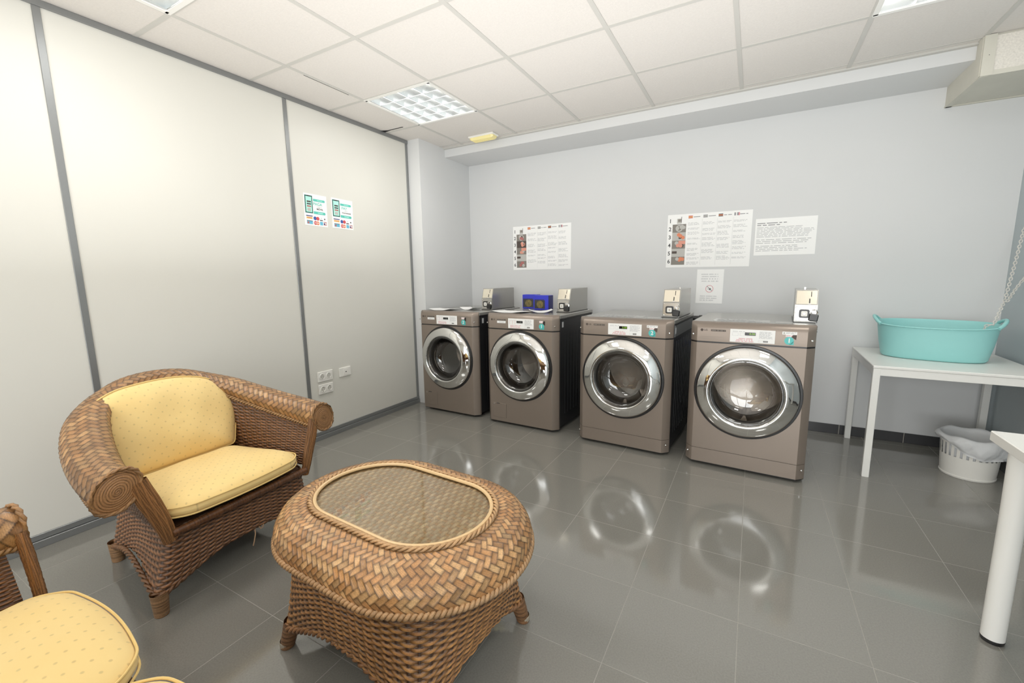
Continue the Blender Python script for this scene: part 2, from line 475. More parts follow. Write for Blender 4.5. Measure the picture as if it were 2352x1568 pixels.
# dark tile baseboards with pale joints
def baseboard(name, a, bb, axis, first):
    m = MB().box(a, bb, M_base, bev=.002)
    t = first
    lo, hi = a[axis], bb[axis]
    while t < hi-.02:
        if t > lo+.02:
            p, q = list(a), list(bb); p[axis] = t-.0015; q[axis] = t+.0015
            oth = 1-axis; p[oth] -= .0006; q[oth] += .0006; q[2] += .0004
            m.box(p, q, M_grout)
        t += .3875
    return struct(m.build(name))
baseboard('baseboard_back', (CX, D-.01, 0), (RX, D, .0747), 0, 3.596-.3875*8)
baseboard('baseboard_right', (RX-.01, FY, 0), (RX, D-.01, .0747), 1, .12)
baseboard('baseboard_niche', (CX, CY, 0), (CX+.01, D-.01, .0747), 1, 3.5)

# ------------------------------------------------------------------ ceiling light fittings
def light_fitting(x0, x1, y0, y1, label):
    cx, cy = (x0+x1)/2, (y0+y1)/2; w = .29
    r = empty('ceiling_light', (cx, cy, H), 0, label, 'ceiling light', 'louvred ceiling light fittings')
    b = MB()
    for s in (-1, 1):
        b.box((-w-.008, s*w-.012, -.006), (w+.008, s*w+.012, .01), M_white)
        b.box((s*w-.012, -w, -.006), (s*w+.012, w, .01), M_white)
    b.box((-w, -w, .085), (w, w, .09), M_glow)
    for s in (-1, 1):
        b.box((-w, s*w-.003, .0), (w, s*w+.003, .09), M_white); b.box((s*w-.003, -w, 0), (s*w+.003, w, .09), M_white)
    b.build('housing', r)
    b = MB(); ww = w-.014; cw = 2*ww/4
    for i in range(5):         # V-shaped reflectors running along y
        x = -ww+i*cw; t = .016
        for s in (-1, 1):
            if abs(x+s*t) > ww+.001: continue
            b.add([(x+s*.002, -ww, .0), (x+s*.002, ww, 0), (x+s*t, ww, .055), (x+s*t, -ww, .055)], [(0, 1, 2, 3)], M_louvre)
    for i in range(4):
        xa, xb = -ww+i*cw+.003, -ww+(i+1)*cw-.003
        for j in range(6):
            y = -ww+j*2*ww/5
            for s in (-1, 1):
                b.add([(xa, y+s*.0015, 0), (xb, y+s*.0015, 0), (xb, y+s*.010, .05), (xa, y+s*.010, .05)], [(0, 1, 2, 3)], M_louvre)
    b.build('louvre', r)
    for i in range(4):
        x = -ww+(i+.5)*cw
        MB().tube([(x, -ww, .066), (x, ww, .066)], .013, M_lite, 10).build('tube', r, True)
    L = bpy.data.lights.new('panel_light', 'AREA'); L.shape = 'SQUARE'; L.size = .5; L.energy = 5; L.color = (1, .985, .95)
    lo = bpy.data.objects.new('panel_light', L); COL.objects.link(lo); lo.location = (cx, cy, H-.012)
    return r
for (x0, x1, y0, y1) in fit_cells:
    side = 'partition' if x0 < 1 else 'table'
    lab = {('partition', 2): 'chrome louvred square ceiling light near the far end of the partition', ('partition', 0): 'louvred ceiling light cut off at the top left edge of the photo',
           ('table', 2): 'louvred ceiling light cut off at the top right, nearest the boxed-in corner', ('table', 0): 'louvred ceiling light above the long white table, out of view'}.get(
           (side, int(y0) if y0 > 0 else -1), 'louvred ceiling light behind the camera on the %s side' % side)
    light_fitting(x0, x1, y0, y1, lab)

# emergency light on the ceiling
r = empty('emergency_light', (.70, 3.515, H), -.0, 'small yellowed plastic emergency light on the ceiling by the beam', 'emergency light')
MB().box((-.135, -.055, -.018), (.135, .055, 0), M_plastic, bev=.006).build('base_tray', r)
b = MB()
prof = [(-.045, -.018), (-.036, -.042), (.036, -.042), (.045, -.018)]
vs = []; 
for x, sc in ((-.125, .82), (-.105, 1), (.105, 1), (.125, .82)):
    for y, z in prof: vs.append((x, y*sc, -.018+(z+.018)*(1 if abs(x) < .11 else .55)))
fs = [(0, 1, 2, 3), (12, 15, 14, 13)]
for i in range(3):
    for j in range(3): fs.append((i*4+j, i*4+j+1, (i+1)*4+j+1, (i+1)*4+j))
b.add(vs, fs, M_em); b.build('diffuser', r)
b = MB()
for y in (-.02, 0, .02): b.box((-.1, y-.002, -.0445), (.1, y+.002, -.0415), M_em)
b.build('diffuser_rib', r)

# ------------------------------------------------------------------ washing machines
def rect_hole(b, x0, x1, z0, z1, c, r, y, m, n=72, z_extra=()):
    angs = sorted(set([2*PI*i/n for i in range(n)]+[math.atan2(z-c[1], x-c[0]) % (2*PI) for x in (x0, x1) for z in (z0, z1)]))
    inn, out = [], []
    for a in angs:
        dx, dz = math.cos(a), math.sin(a)
        t = min((x1-c[0])/dx if dx > 1e-9 else 1e9, (x0-c[0])/dx if dx < -1e-9 else 1e9, (z1-c[1])/dz if dz > 1e-9 else 1e9, (z0-c[1])/dz if dz < -1e-9 else 1e9)
        out.append((c[0]+dx*t, y, c[1]+dz*t)); inn.append((c[0]+dx*r, y, c[1]+dz*r))
    k = len(angs)
    b.add(inn+out, [(i, k+i, k+(i+1) % k, (i+1) % k) for i in range(k)], m)

PLAN = [(-.338, .06), (-.338, .046), (-.3355, .040), (-.300, .0035), (-.295, 0)]   # half plan of the rounded fascia
def fascia_strip(b, z0, z1, m, cap=True, y_off=0, only_sides=False):
    left = [(x, y+y_off) for x, y in PLAN]; right = [(-x, y) for x, y in left[::-1]]
    for seg in ((left, right) if only_sides else (left+right,)):
        k = len(seg); vs = [(x, y, z0) for x, y in seg]+[(x, y, z1) for x, y in seg]
        b.add(vs, [(i, i+1, k+i+1, k+i) for i in range(k-1)], m)
        if cap and not only_sides:
            b.add([(x, y, z0) for x, y in seg], [tuple(range(k))], m); b.add([(x, y, z1) for x, y in seg], [tuple(range(k))], m)

def washer(loc, rz, label, number, dryer, digits, coin_y, coin_x):
    R = empty('washing_machine', loc, rz, label, 'washing machine', 'taupe coin-operated laundry machines')
    ZT = .958; CZ = .528
    # cabinet: open at the front so that the drum can be seen
    b = MB()
    x0, x1, y0, y1, z0, z1 = -.336, .336, .058, .765, .035, ZT-.03
    b.add([(x0,y0,z0),(x0,y1,z0),(x0,y1,z1),(x0,y0,z1)], [(0,1,2,3)], M_dark)
    b.add([(x1,y0,z0),(x1,y1,z0),(x1,y1,z1),(x1,y0,z1)], [(0,1,2,3)], M_dark)
    b.add([(x0,y1,z0),(x1,y1,z0),(x1,y1,z1),(x0,y1,z1)], [(0,1,2,3)], M_dark)
    b.add([(x0,y0,z0),(x1,y0,z0),(x1,y1,z0),(x0,y1,z0)], [(0,1,2,3)], M_dark)
    for s in (-1, 1):          # pressed ribs and upper rail of the side panel
        for i in range(9):
            yy = .16+i*.06
            b.box((s*.336-.002, yy, .13), (s*.336+.002, yy+.012, .80), M_dark)
        b.box((s*.336-.0025, .09, .835), (s*.336+.0025, .75, .915), M_alu if dryer else M_dark)
        b.box((s*.336-.003, .098, .856), (s*.336+.003, .125, .90), M_ink)
        b.lathe([(.0, .0), (.016, 0), (.016, .004), (.010, .006), (0, .006)], M_black, 14, 'x', (s*.336, .42, .30))
    b.build('cabinet', R)
    # feet
    for sx in (-1, 1):
        for yy in (.11, .68):
            MB().lathe([(0, 0), (.022, 0), (.022, .012), (.010, .014), (.010, .04)], M_black, 14, 'z', (sx*.29, yy, 0)).build('foot', R, True)
    # top plate
    b = MB(); b.box((-.34, .055, ZT-.034), (.34, .775, ZT), M_topm, bev=.006)
    b.box((-.341, .06, ZT-.040), (.341, .774, ZT-.036), M_black)
    b.build('top_plate', R)
    # lower front panel with the round opening
    b = MB(); zb = .024
    zk = .118 if dryer else zb
    rect_hole(b, -.295, .295, zk, .826, (0, CZ), .215, 0, M_brown)
    fascia_strip(b, zk, .826, M_brown, only_sides=True)
    b.add([(-.295, 0, .826), (.295, 0, .826), (.338, .06, .826), (-.338, .06, .826)], [(0, 1, 2, 3)], M_brown)
    if not dryer: b.add([(-.295, 0, zk), (.295, 0, zk), (.338, .06, zk), (-.338, .06, zk)], [(0, 1, 2, 3)], M_black)
    o = b.build('front_panel', R, True, 22)
    b = MB()
    fascia_strip(b, zb-.006, zb+.001, M_black, True, .006); b.build('base_gasket', R)
    b = MB(); fascia_strip(b, .8255, .837, M_black, True, .006); b.build('seam_gap_strip', R)  # black strip stands for the dark gap under the control panel
    if dryer:
        b = MB(); fascia_strip(b, zb, .1155, M_brown)
        o = b.build('kick_panel', R, True, 22)
        for s in (-1, 1): MB().lathe([(0, 0), (.006, 0), (.005, -.004), (0, -.005)], M_chrome, 12, 'y', (s*.322, .010, .085)).build('screw', R, True)
    else:
        b = MB(); b.box((-.275, -.0035, .055), (-.135, 0, .185), M_brown, bev=.002); b.build('service_flap', R)
        b = MB(); b.box((-.262, -.0055, .17), (-.255, -.003, .178), M_chrome); b.box((-.235, -.006, .178), (-.20, -.003, .184), M_black, bev=.001)
        b.build('flap_catch', R)
    # control panel: rounded at the top
    b = MB()
    prof = [(0, .836), (0, .918), (.004, .932), (.016, .946), (.034, .954), (.062, ZT+.0005)]
    seg = PLAN+[(-x, y) for x, y in PLAN[::-1]]; k = len(seg)
    vs = []
    for dy, z in prof:
        q = dy/.062
        for x, y in seg:
            yy = y+(.06-y)*q if y+dy > .06 else y+dy*(.06-y)/.06
            vs.append((x*(1-.004*q), yy+(.002 if q == 1 else 0), z))
    fs = [(i*k+j, i*k+j+1, (i+1)*k+j+1, (i+1)*k+j) for i in range(len(prof)-1) for j in range(k-1)]
    b.add(vs, fs, M_brown); b.add([(x, y, .836) for x, y in seg], [tuple(range(k))], M_brown)
    cp = b.build('control_panel', R, True, 32)
    F = fr((0, -.0006, 0), (1, 0, 0), (0, 0, 1))     # normal points to -y (out of the machine)
    b = MB()
    for z, wv in ((.865, .27), (.853, .20)):
        if dryer: b.quadf(F, -.275, z, -.275+wv*.5, z+.0012, M_pgrey, 0)
    b.quadf(F, -.215, .902, -.130, .913, M_pdark, 1)
    b.words(F, -.211, .904, -.134, .911, M_pgrey, 1, 3, 2, .7, 0)
    if not dryer:
        b.quadf(F, -.215, .880, -.130, .899, M_paper, 1); b.words(F, -.195, .884, -.135, .895, M_ink, 2, number, 2)
    b.build('printed_marks', cp)
    b = MB(); b.discf(F, (-.268, .908), .0085, M_pdark, 1); b.build('logo_disc', cp)
    text('logo_text', 'LG', F, -.245, .908, .016, M_pdark, cp, 1, bold=.0004)
    # white fascia with display
    u0, u1, v0, v1 = -.105, .135, .842, .922
    b = MB(); b.box((u0, -.0022, v0), (u1, 0, v1), M_paper, bev=.0006)
    F2 = fr((0, -.0024, 0), (1, 0, 0), (0, 0, 1))
    if dryer:
        for i, (a, c_) in enumerate(((-.065, .055), (-.078, .062), (-.082, .066))):
            b.words(F2, a+.01, .862-i*.0085, c_-.035, .869-i*.0085, M_pinkred, 1, i+number, 1, .8, .05, True)
    else:
        for i in range(3): b.words(F2, -.085, .862-i*.0085, .02, .869-i*.0085, M_pinkred, 1, i+number, 1, .45, .15)
        for u in (-.09, -.065, -.04): b.quadf(F2, u, .875, u+.0015, .91, M_pinkred, 1)
    b.words(F2, -.092, .905, -.015, .912, M_ink, 1, 5, 1, .4, .2)
    for (a, c_) in ((-.092, -.06), (-.05, -.028)):
        b.quadf(F2, a, .882, c_, .8828, M_ink); b.quadf(F2, a, .900, c_, .9008, M_ink); b.quadf(F2, a, .882, a+.0008, .9, M_ink); b.quadf(F2, c_-.0008, .882, c_, .9, M_ink)
    b.words(F2, .053, .870, .125, .914, M_ink, 9, 11+number, 1, .45, .3)
    b.quadf(F2, .05, .849, .10, .8585, M_inkl); b.quadf(F2, .0505, .8495, .0755, .858, M_paper, 2); b.quadf(F2, .076, .8495, .0995, .858, M_black, 2)
    b.words(F2, .0785, .8515, .098, .8565, M_plgrey, 1, 2, 3, .7, 0)
    b.build('instruction_label', cp)
    b = MB(); b.box((-.024, -.0038, .886), (.034, -.0018, .905), M_lcd, bev=.0006); d = b.build('display', cp)
    text('display_digits', digits, fr((0, -.0039, 0), (1, 0, 0), (0, 0, 1)), .010, .8955, .0165, M_led if dryer else M_leddim, cp, 1, sx=1.15)
    # number sticker
    if dryer:
        b = MB(); b.quadf(F, .170, .903, .243, .920, M_paper, 1); b.quadf(F, .188, .890, .226, .903, M_paper, 1)
        b.words(F, .188, .906, .24, .918, M_ink, 2, 3, 2, .5); b.words(F, .19, .893, .224, .9, M_pinkred, 1, 8, 2, .6); b.discf(F, (.179, .9115), .005, M_plgrey, 2)
        b.polyf(F, [(.222, .902), (.242, .902), (.240, .873), (.216, .890)], M_pdark, 2)
    else:
        b = MB(); b.quadf(F, .186, .896, .222, .912, M_paper, 1); b.words(F, .19, .9, .22, .909, M_pinkred, 1, 4, 2, .6)
        b.polyf(F, [(.220, .911), (.237, .911), (.236, .876), (.216, .890)], M_black, 2)
        for (a, c_, e, g) in ((.158, .845, .250, .8462), (.158, .920, .250, .9214), (.158, .845, .1592, .92), (.2488, .845, .25, .92)): b.quadf(F, a, c_, e, g, M_pgrey, 1)
    b.discf(F, (.206, .867), .0235, M_tealst, 3, 28)
    b.polyf(F, [(.206, .8435), (.2295, .8435), (.2295, .867)], M_tealst, 3)
    b.build('number_sticker', cp)
    text('sticker_number', number and str(number), F, .2065, .867, .036, M_paper, cp, 5, bold=.0008)
    for p_ in ((.318, .008, .872), (-.322, .012, .878)): MB().lathe([(0, 0), (.006, 0), (.005, -.004), (0, -.005)], M_chrome, 12, 'y', p_).build('screw', cp, True)
    # drum
    b = MB(); c = (0, 0, CZ)
    b.lathe([(.217, .002), (.225, .03), (.205, .055), (.212, .075), (.24, .08), (.24, .44), (.10, .47), (0, .475)], M_drum, 56, 'y', c)
    for i in range(3):
        a = .5+i*2*PI/3
        P = lambda r_, da, y: (r_*math.cos(a+da), y, CZ+r_*math.sin(a+da))
        b.add([P(.24, -.13, .1), P(.24, .13, .1), P(.185, .03, .12), P(.185, -.03, .12), P(.24, -.13, .43), P(.24, .13, .43), P(.185, .03, .42), P(.185, -.03, .42)],
              [(0, 1, 2, 3), (4, 5, 6, 7), (1, 2, 6, 5), (0, 3, 7, 4), (2, 3, 7, 6)], M_drum)
    dr = b.build('drum', R, True, 35)
    b = MB(); b.lathe([(.226, .004), (.206, .02), (.196, .045), (.206, .062), (.214, .058)], M_rubber, 56, 'y', c); b.build('gasket', dr, True)
    # door
    b = MB(); b.lathe([(.300, -.0005), (.297, -.006), (.286, -.007), (.278, .0)], M_black, 72, 'y', c)
    door = b.build('door', R, True)
    b = MB(); b.lathe([(.2835, -.002), (.284, -.012), (.281, -.022), (.274, -.030), (.266, -.034), (.240, -.047), (.222, -.0535), (.213, -.055), (.2075, -.052), (.205, -.045), (.204, -.02), (.209, -.004)], M_chrome, 96, 'y', c)
    b.build('door_ring', door, True, 70)
    b = MB(); b.lathe([(.206, -.044), (.198, -.047), (.188, -.044), (.181, -.030), (.176, .0), (.168, .03), (.150, .055), (.11, .07), (.06, .076), (0, .078)], M_glass, 72, 'y', c)
    b.build('door_glass', door, True, 80)
    if dryer and number == 1:
        b = MB()
        for s_ in range(6): b.box((-.045+s_*.006, -.0455, CZ-.193), (-.0415+s_*.006, -.0445, CZ-.187), M_paper)
        b.build('glass_mark', door)
    # stickers on the top plate
    FT = fr((0, 0, ZT+.0002), (1, 0, 0), (0, 1, 0))
    if dryer:
        b = MB(); b.quadf(FT, -.22, .10, .10, .26, M_acryl, 1); b.words(FT, -.2, .12, .08, .24, M_ink, 6, 9, 2)
        b.quadf(FT, .13, .10, .22, .2, M_acryl, 1); b.build('top_sticker', R)
    # coin box
    cb = MB(); xw = .115; h1, h2, dp, sl = .105, .195, .40, .03
    pf = [(0, 0), (0, h1), (.004, h1), (sl, h2), (dp, h2), (dp, 0)]
    Mx = Matrix.Translation((coin_x, coin_y, ZT+.004))
    vs = [(x, y, z) for x in (0, xw) for y, z in pf]; k = len(pf)
    cb.add([Mx @ Vector(v) for v in vs], [tuple(range(k)), tuple(range(k, 2*k))]+[(i, (i+1) % k, k+(i+1) % k, k+i) for i in range(k)], M_topm)
    cb.box((-.006, -.004, -.004), (xw+.004, dp+.004, .001), M_black, Mx)
    cbo = cb.build('coin_box', R)
    b = MB(); b.box((.004, -.004, .006), (xw-.004, 0, h1-.004), M_steel, Mx, .0015)
    for u in (.010, xw-.010):
        for w in (.014, h1-.012): b.lathe([(0, -.004), (.004, -.004), (.003, -.007), (0, -.0075)], M_chrome, 10, 'y', tuple(Mx @ Vector((u, 0, w))))
    b.build('lock_plate', cbo)
    q = Matrix.Translation((coin_x, coin_y+.004, ZT+.004+h1)) @ Matrix.Rotation(-math.atan2(sl-.004, h2-h1), 4, 'X')
    b = MB(); b.box((.005, -.0025, .003), (xw-.005, 0, .088), M_plate, q, .001)
    b.build('face_plate', cbo)
    b = MB(); b.box((.078, -.0035, .05), (.082, -.002, .082), M_black, q); b.box((.070, -.004, .008), (.076, -.002, .038), M_black, q); b.box((.066, -.006, .003), (.080, -.002, .009), M_chrome, q)
    b.build('coin_slot', cbo)
    # lock: black rounded surround and pale centre
    def rrect(w, h, r_, n_=6):
        P = []
        for cx_, cz_, a0 in ((w-r_, h-r_, 0), (-w+r_, h-r_, PI/2), (-w+r_, -h+r_, PI), (w-r_, -h+r_, 1.5*PI)):
            P += [(cx_+r_*math.cos(a0+PI/2*i/n_), cz_+r_*math.sin(a0+PI/2*i/n_)) for i in range(n_+1)]
        return P
    lc = Mx @ Vector((.050, -.004, .052))
    b = MB(); b.prism([(lc.x+x, lc.z+z) for x, z in rrect(.027, .026, .011)], lc.y-.012, lc.y, M_black, 'y')
    b.prism([(lc.x+x, lc.z+z) for x, z in rrect(.016, .016, .006)], lc.y-.0135, lc.y-.011, M_plastic, 'y')
    b.lathe([(0, -.0165), (.006, -.0165), (.006, -.013)], M_steel, 12, 'y', tuple(lc))
    fix_normals(b.build('lock', cbo))
    b = MB(); pc = Mx @ Vector((.098, -.022, .038)); ta = Matrix.Translation(pc) @ Matrix.Rotation(.14, 4, 'Y')
    b.box((-.024, -.011, -.030), (.024, .011, .014), M_black, ta, .005)
    pad = b.build('padlock', cbo)
    b2 = MB(); sh = [(-.016, 0, .012), (-.016, 0, .026), (-.011, 0, .035), (0, 0, .039), (.011, 0, .035), (.016, 0, .026), (.016, 0, .012)]
    b2.tube([ta @ Vector(v) for v in sh], .0036, M_chrome, 8); b2.box((-.02, -.006, .022), (-.008, .02, .034), M_steel, ta, .001)
    b2.build('shackle', cbo, True)
    if dryer:
        b = MB(); p0 = Mx @ Vector((.045 if number == 1 else .10, .06, h2))
        b.box((p0.x-.004, p0.y-.002, p0.z), (p0.x+.006, p0.y+.002, p0.z+.016), M_steel, None, .001); b.build('lug', cbo)
    return R
washer((.503, 3.112, 0), -.035, 'far left taupe front-loading machine, next to the grey niche wall, teal sticker 2 dimly lit', 2, False, '1.50', .30, .20)
washer((1.287, 3.076, 0), -.035, 'taupe front-loading machine, second from left, two blue boxes standing on top', 1, False, '1.50', .30, .20)
washer((2.150, 3.016, 0), -.055, 'taupe front-loading machine, third from left, teal number 2 sticker and plinth line', 2, True, '  5.00', .21, .222)
washer((2.938, 2.972, 0), -.052, 'taupe front-loading machine at the right end beside the white table, number 1 sticker', 1, True, '  4.00', .20, .225)
ZTOP = .958

# curled leaflets lying on the two left machines
def leaflet(cx, cy, z, w, d, rz, curl, label):
    nx, ny = 14, 4; b = MB(); vs = []
    for i in range(nx+1):
        for j in range(ny+1):
            u = i/nx-.5; v = j/ny-.5
            vs.append((u*w, v*d, .0015+curl*abs(2*u)**2.2+.004*math.sin(7*u+3*v)*abs(u)*2+.002*abs(v)))
    fs = [(i*(ny+1)+j, (i+1)*(ny+1)+j, (i+1)*(ny+1)+j+1, i*(ny+1)+j+1) for i in range(nx) for j in range(ny)]
    b.add(vs, fs, M_paper); o = b.build('leaflet', None, True); o.location = (cx, cy, z); o.rotation_euler = (0, 0, rz)
    return tag(o, label, 'leaflet', 'curled leaflets lying on the machines')
leaflet(.37, 3.28, ZTOP+.0015, .24, .2, .08, .010, 'curled white sheet lying on the far left machine')
leaflet(.60, 3.40, ZTOP+.0015, .18, .15, -.2, .018, 'white sheet on the far left machine, lying just before the coin box')
leaflet(1.13, 3.25, ZTOP+.0015, .30, .2, -.06, .008, 'wide white sheet at the left on top of the second machine')
leaflet(1.36, 3.33, ZTOP+.0015, .20, .2, .5, .022, 'curled white sheet on the second machine in front of the blue boxes')

# two blue boxes on the second machine
def blue_box(x, y, rz, label):
    r = empty('detergent_box', (x, y, ZTOP+.0015), rz, label, 'box', 'blue boxes on the second machine')
    b = MB(); b.box((-.075, -.045, 0), (.075, .045, .132), M_blue, None, .003)
    b.box((.0755-.001, -.045, .002), (.076, .045, .13), M_blued); b.build('carton', r)
    F = fr((0, -.0456, 0), (1, 0, 0), (0, 0, 1)); b = MB()
    b.quadf(F, -.068, .012, .038, .088, M_picdark); b.discf(F, (-.012, .05), .034, M_picolive, 2, 24)
    b.quadf(F, -.068, .088, .03, .096, M_blued, 1)
    b.build('picture', r); return r
blue_box(1.070, 3.735, .10, 'blue box on the second machine, the one nearer the partition')
blue_box(1.262, 3.60, -.05, 'blue box on the second machine, the one beside the coin box')

# water pipes and taps on the wall between the two right machines
r = empty('water_pipes', (2.56, 4.03, .8), 0, 'dark pipes with blue taps on the wall between the two right machines', 'pipes')
for z in (.085, .03):
    b = MB(); b.tube([(-.2, 0, z), (.22, 0, z)], .02, M_pipe, 12)
    for x in (-.1, .0, .1): b.tube([(x-.012, 0, z), (x+.012, 0, z)], .026, M_pipe, 12)
    b.build('pipe', r, True)
for x in (-.10, -.03, .04, .11):
    b = MB(); b.tube([(x, -.005, .03), (x, -.012, -.10), (x, -.01, -.12)], .009, M_steel, 8); b.box((x-.028, -.03, -.15), (x+.028, -.016, -.115), M_tap, None, .005)
    b.box((x-.007, -.03, -.18), (x+.007, -.018, -.14), M_tap, None, .002); b.build('tap', r)
    MB().tube([(x, -.015, -.14), (x+.01, -.02, -.4), (x-.005, -.015, -.66), (x, -.012, -.78)], .014, M_hose, 8).build('hose', r, True)

# ------------------------------------------------------------------ posters on the far wall
def sheet(x0, x1, z0, z1, tilt=0):
    w, h = x1-x0, z1-z0
    F = fr((0, -.0016, 0), (1, 0, 0), (0, 0, 1))
    b = MB(); b.box((-w/2, -.0015, -h/2), (w/2, 0, h/2), M_paper)
    return b, F, w, h, ((x0+x1)/2, D-.0006, (z0+z1)/2), tilt
def done(b, name, loc, tilt, label, cat):
    o = b.build(name); o.location = loc; o.rotation_euler = (0, tilt, 0); return tag(o, label, cat)
def instruction_poster(x0, x1, z0, z1, tilt, label, kind, seed):
    b, F, w, h, loc, t = sheet(x0, x1, z0, z1, tilt)
    px0, px1 = -w/2+w*.065, -w/2+w*(.235 if kind else .24)
    top = h/2-h*.06
    # picture column
    c0 = px0; c1 = px1; hs = (h*.92)/6; y = h/2-h*.03
    ph = lambda i: (y-h*.0-(i+1)*hs, y-i*hs)
    a, e = ph(0); cxm = (c0+c1)/2
    b.quadf(F, cxm-.02, a+.005, cxm+.018, e-hs*.32, M_plgrey, 1); b.quadf(F, cxm-.012, a+.02, cxm+.012, e-hs*.40, M_pgrey, 2); b.quadf(F, cxm+.014, a+.015, cxm+.018, e-hs*.1, M_pdark, 2)
    R = random.Random(seed)
    bases = [None, M_pgrey, M_plgrey if kind else M_pdark, M_pgrey, M_plgrey, M_pgrey]
    blobs = [None, M_plgrey if kind else M_pred, M_orange if kind else M_skin, M_skin, None, M_orange if kind else M_pred]
    for i in range(1, 6):
        a, e = ph(i); b.quadf(F, c0, a, c1, e, bases[i], 1)
        if blobs[i]:
            for q in range(5):
                u = c0+(c1-c0)*(.35+.5*R.random()*(1 if kind else .8)); v = a+(e-a)*(.3+.45*R.random())
                rr = min((e-a)*.22, u-c0-.002, c1-u-.002, v-a, e-v)
                if rr > .003: b.discf(F, (u, v), rr, [blobs[i], M_pdark, blobs[i], M_plgrey, blobs[i]][q], 2+q)
            if i == 1: b.ringf(F, (cxm, (a+e)/2), hs*.28, hs*.42, M_plgrey, 3)
        if i == 4: b.quadf(F, c0+.004, e-hs*.6, c0+(c1-c0)*.4, e-hs*.3, M_pdark, 3)
        if i == 3: b.quadf(F, cxm, e-hs*.45, c1, e-.002, M_skin, 8)
    # four language columns
    cx0 = px1+.012; cw = (w/2-.02-cx0)/4
    for k in range(4):
        u0 = cx0+k*cw
        fl = [(M_red, M_yellow_i), (M_blue_i, M_red), (M_ink2, M_orange), (M_teal_d, M_red)][k]
        fx = u0+.004; fy = h/2-h*.085
        if k < 3:
            b.quadf(F, fx, fy, fx+.034, fy+.022, M_inkl if k == 1 else fl[0], 1); b.quadf(F, fx, fy+.007, fx+.034, fy+.015, M_plgrey if k == 1 else fl[1], 2)
        else:
            b.quadf(F, fx, fy, fx+.011, fy+.024, M_inkl, 1); b.quadf(F, fx+.02, fy, fx+.031, fy+.024, M_inkl, 1); b.quadf(F, fx+.031, fy, fx+.04, fy+.024, M_pinkred, 1)
        b.words(F, u0+.045, fy+.004, u0+cw-.012, fy+.016, M_inkl, 1, seed+k, 1, .45, .1)
        if k: b.quadf(F, u0-.003, -h/2+.02, u0-.0018, h/2-.05, M_ink, 1)
        yy = h/2-h*.16
        while yy > -h/2+.04:
            nr = R.randint(2, 4); hh = nr*.0085
            if yy-hh < -h/2+.02: break
            b.words(F, u0+.003, yy-hh, u0+cw-.01, yy, M_ink, nr, R.random(), 1, .4, .35); yy -= hh+.012+.02*R.random()
    o = done(b, 'poster_sign', loc, tilt, label, 'poster')
    for i in range(6):
        a, e = ph(i); text('numeral', str(i+1), F, -w/2+w*.034, (a+e)/2-.006, .046, M_ink2, o, 1, bold=.001)
    return o
instruction_poster(.689, 1.343, 1.334, 1.782, .0, 'white instruction poster with reddish photos, alone above the two left machines', 0, 3)
instruction_poster(2.248, 2.902, 1.322, 1.775, .008, 'white six-step instruction poster with grey and orange photos, above the third machine', 1, 5)
b, F, w, h, loc, t = sheet(2.928, 3.340, 1.404, 1.692)
for (a, e, c_) in ((.085, .115, M_inkl), (-.005, .08, M_ink), (-.055, -.015, M_ink), (-.115, -.065, M_ink)):
    b.words(F, -w/2+.012, a, w/2-.015 if a < .08 else .02, e, c_, max(1, int((e-a)/.0105)), int(a*1000), 1, .42, .3)
done(b, 'notice_sign', loc, .004, 'white landscape notice of plain text, right of the larger poster', 'notice')
b, F, w, h, loc, t = sheet(2.508, 2.718, 1.011, 1.301)
for i in range(4): b.words(F, -w*.33+.004*(i % 2), .098-i*.0195, w*.33, .109-i*.0195, M_ink, 1, i, 1, .8, .04, True)
for i in range(3): b.words(F, -w*.34, -.088-i*.0175, w*.33-.01*i, -.078-i*.0175, M_ink, 1, i+20, 1, .8, .06, True)
b.ringf(F, (0, -.02), .027, .031, M_pinkred, 1)
b.polyf(F, [(-.024, .002), (-.020, .005), (.022, -.036), (.019, -.039)], M_inkl, 3)
b.discf(F, (.004, -.022), .008, M_ink2, 2); b.quadf(F, -.018, -.022, -.002, -.02, M_inkl, 2); b.quadf(F, -.012, -.05, .012, -.047, M_pinkred, 2)
done(b, 'notice_sign', loc, .012, 'small white prohibition notice with red circle, below the larger poster', 'notice')

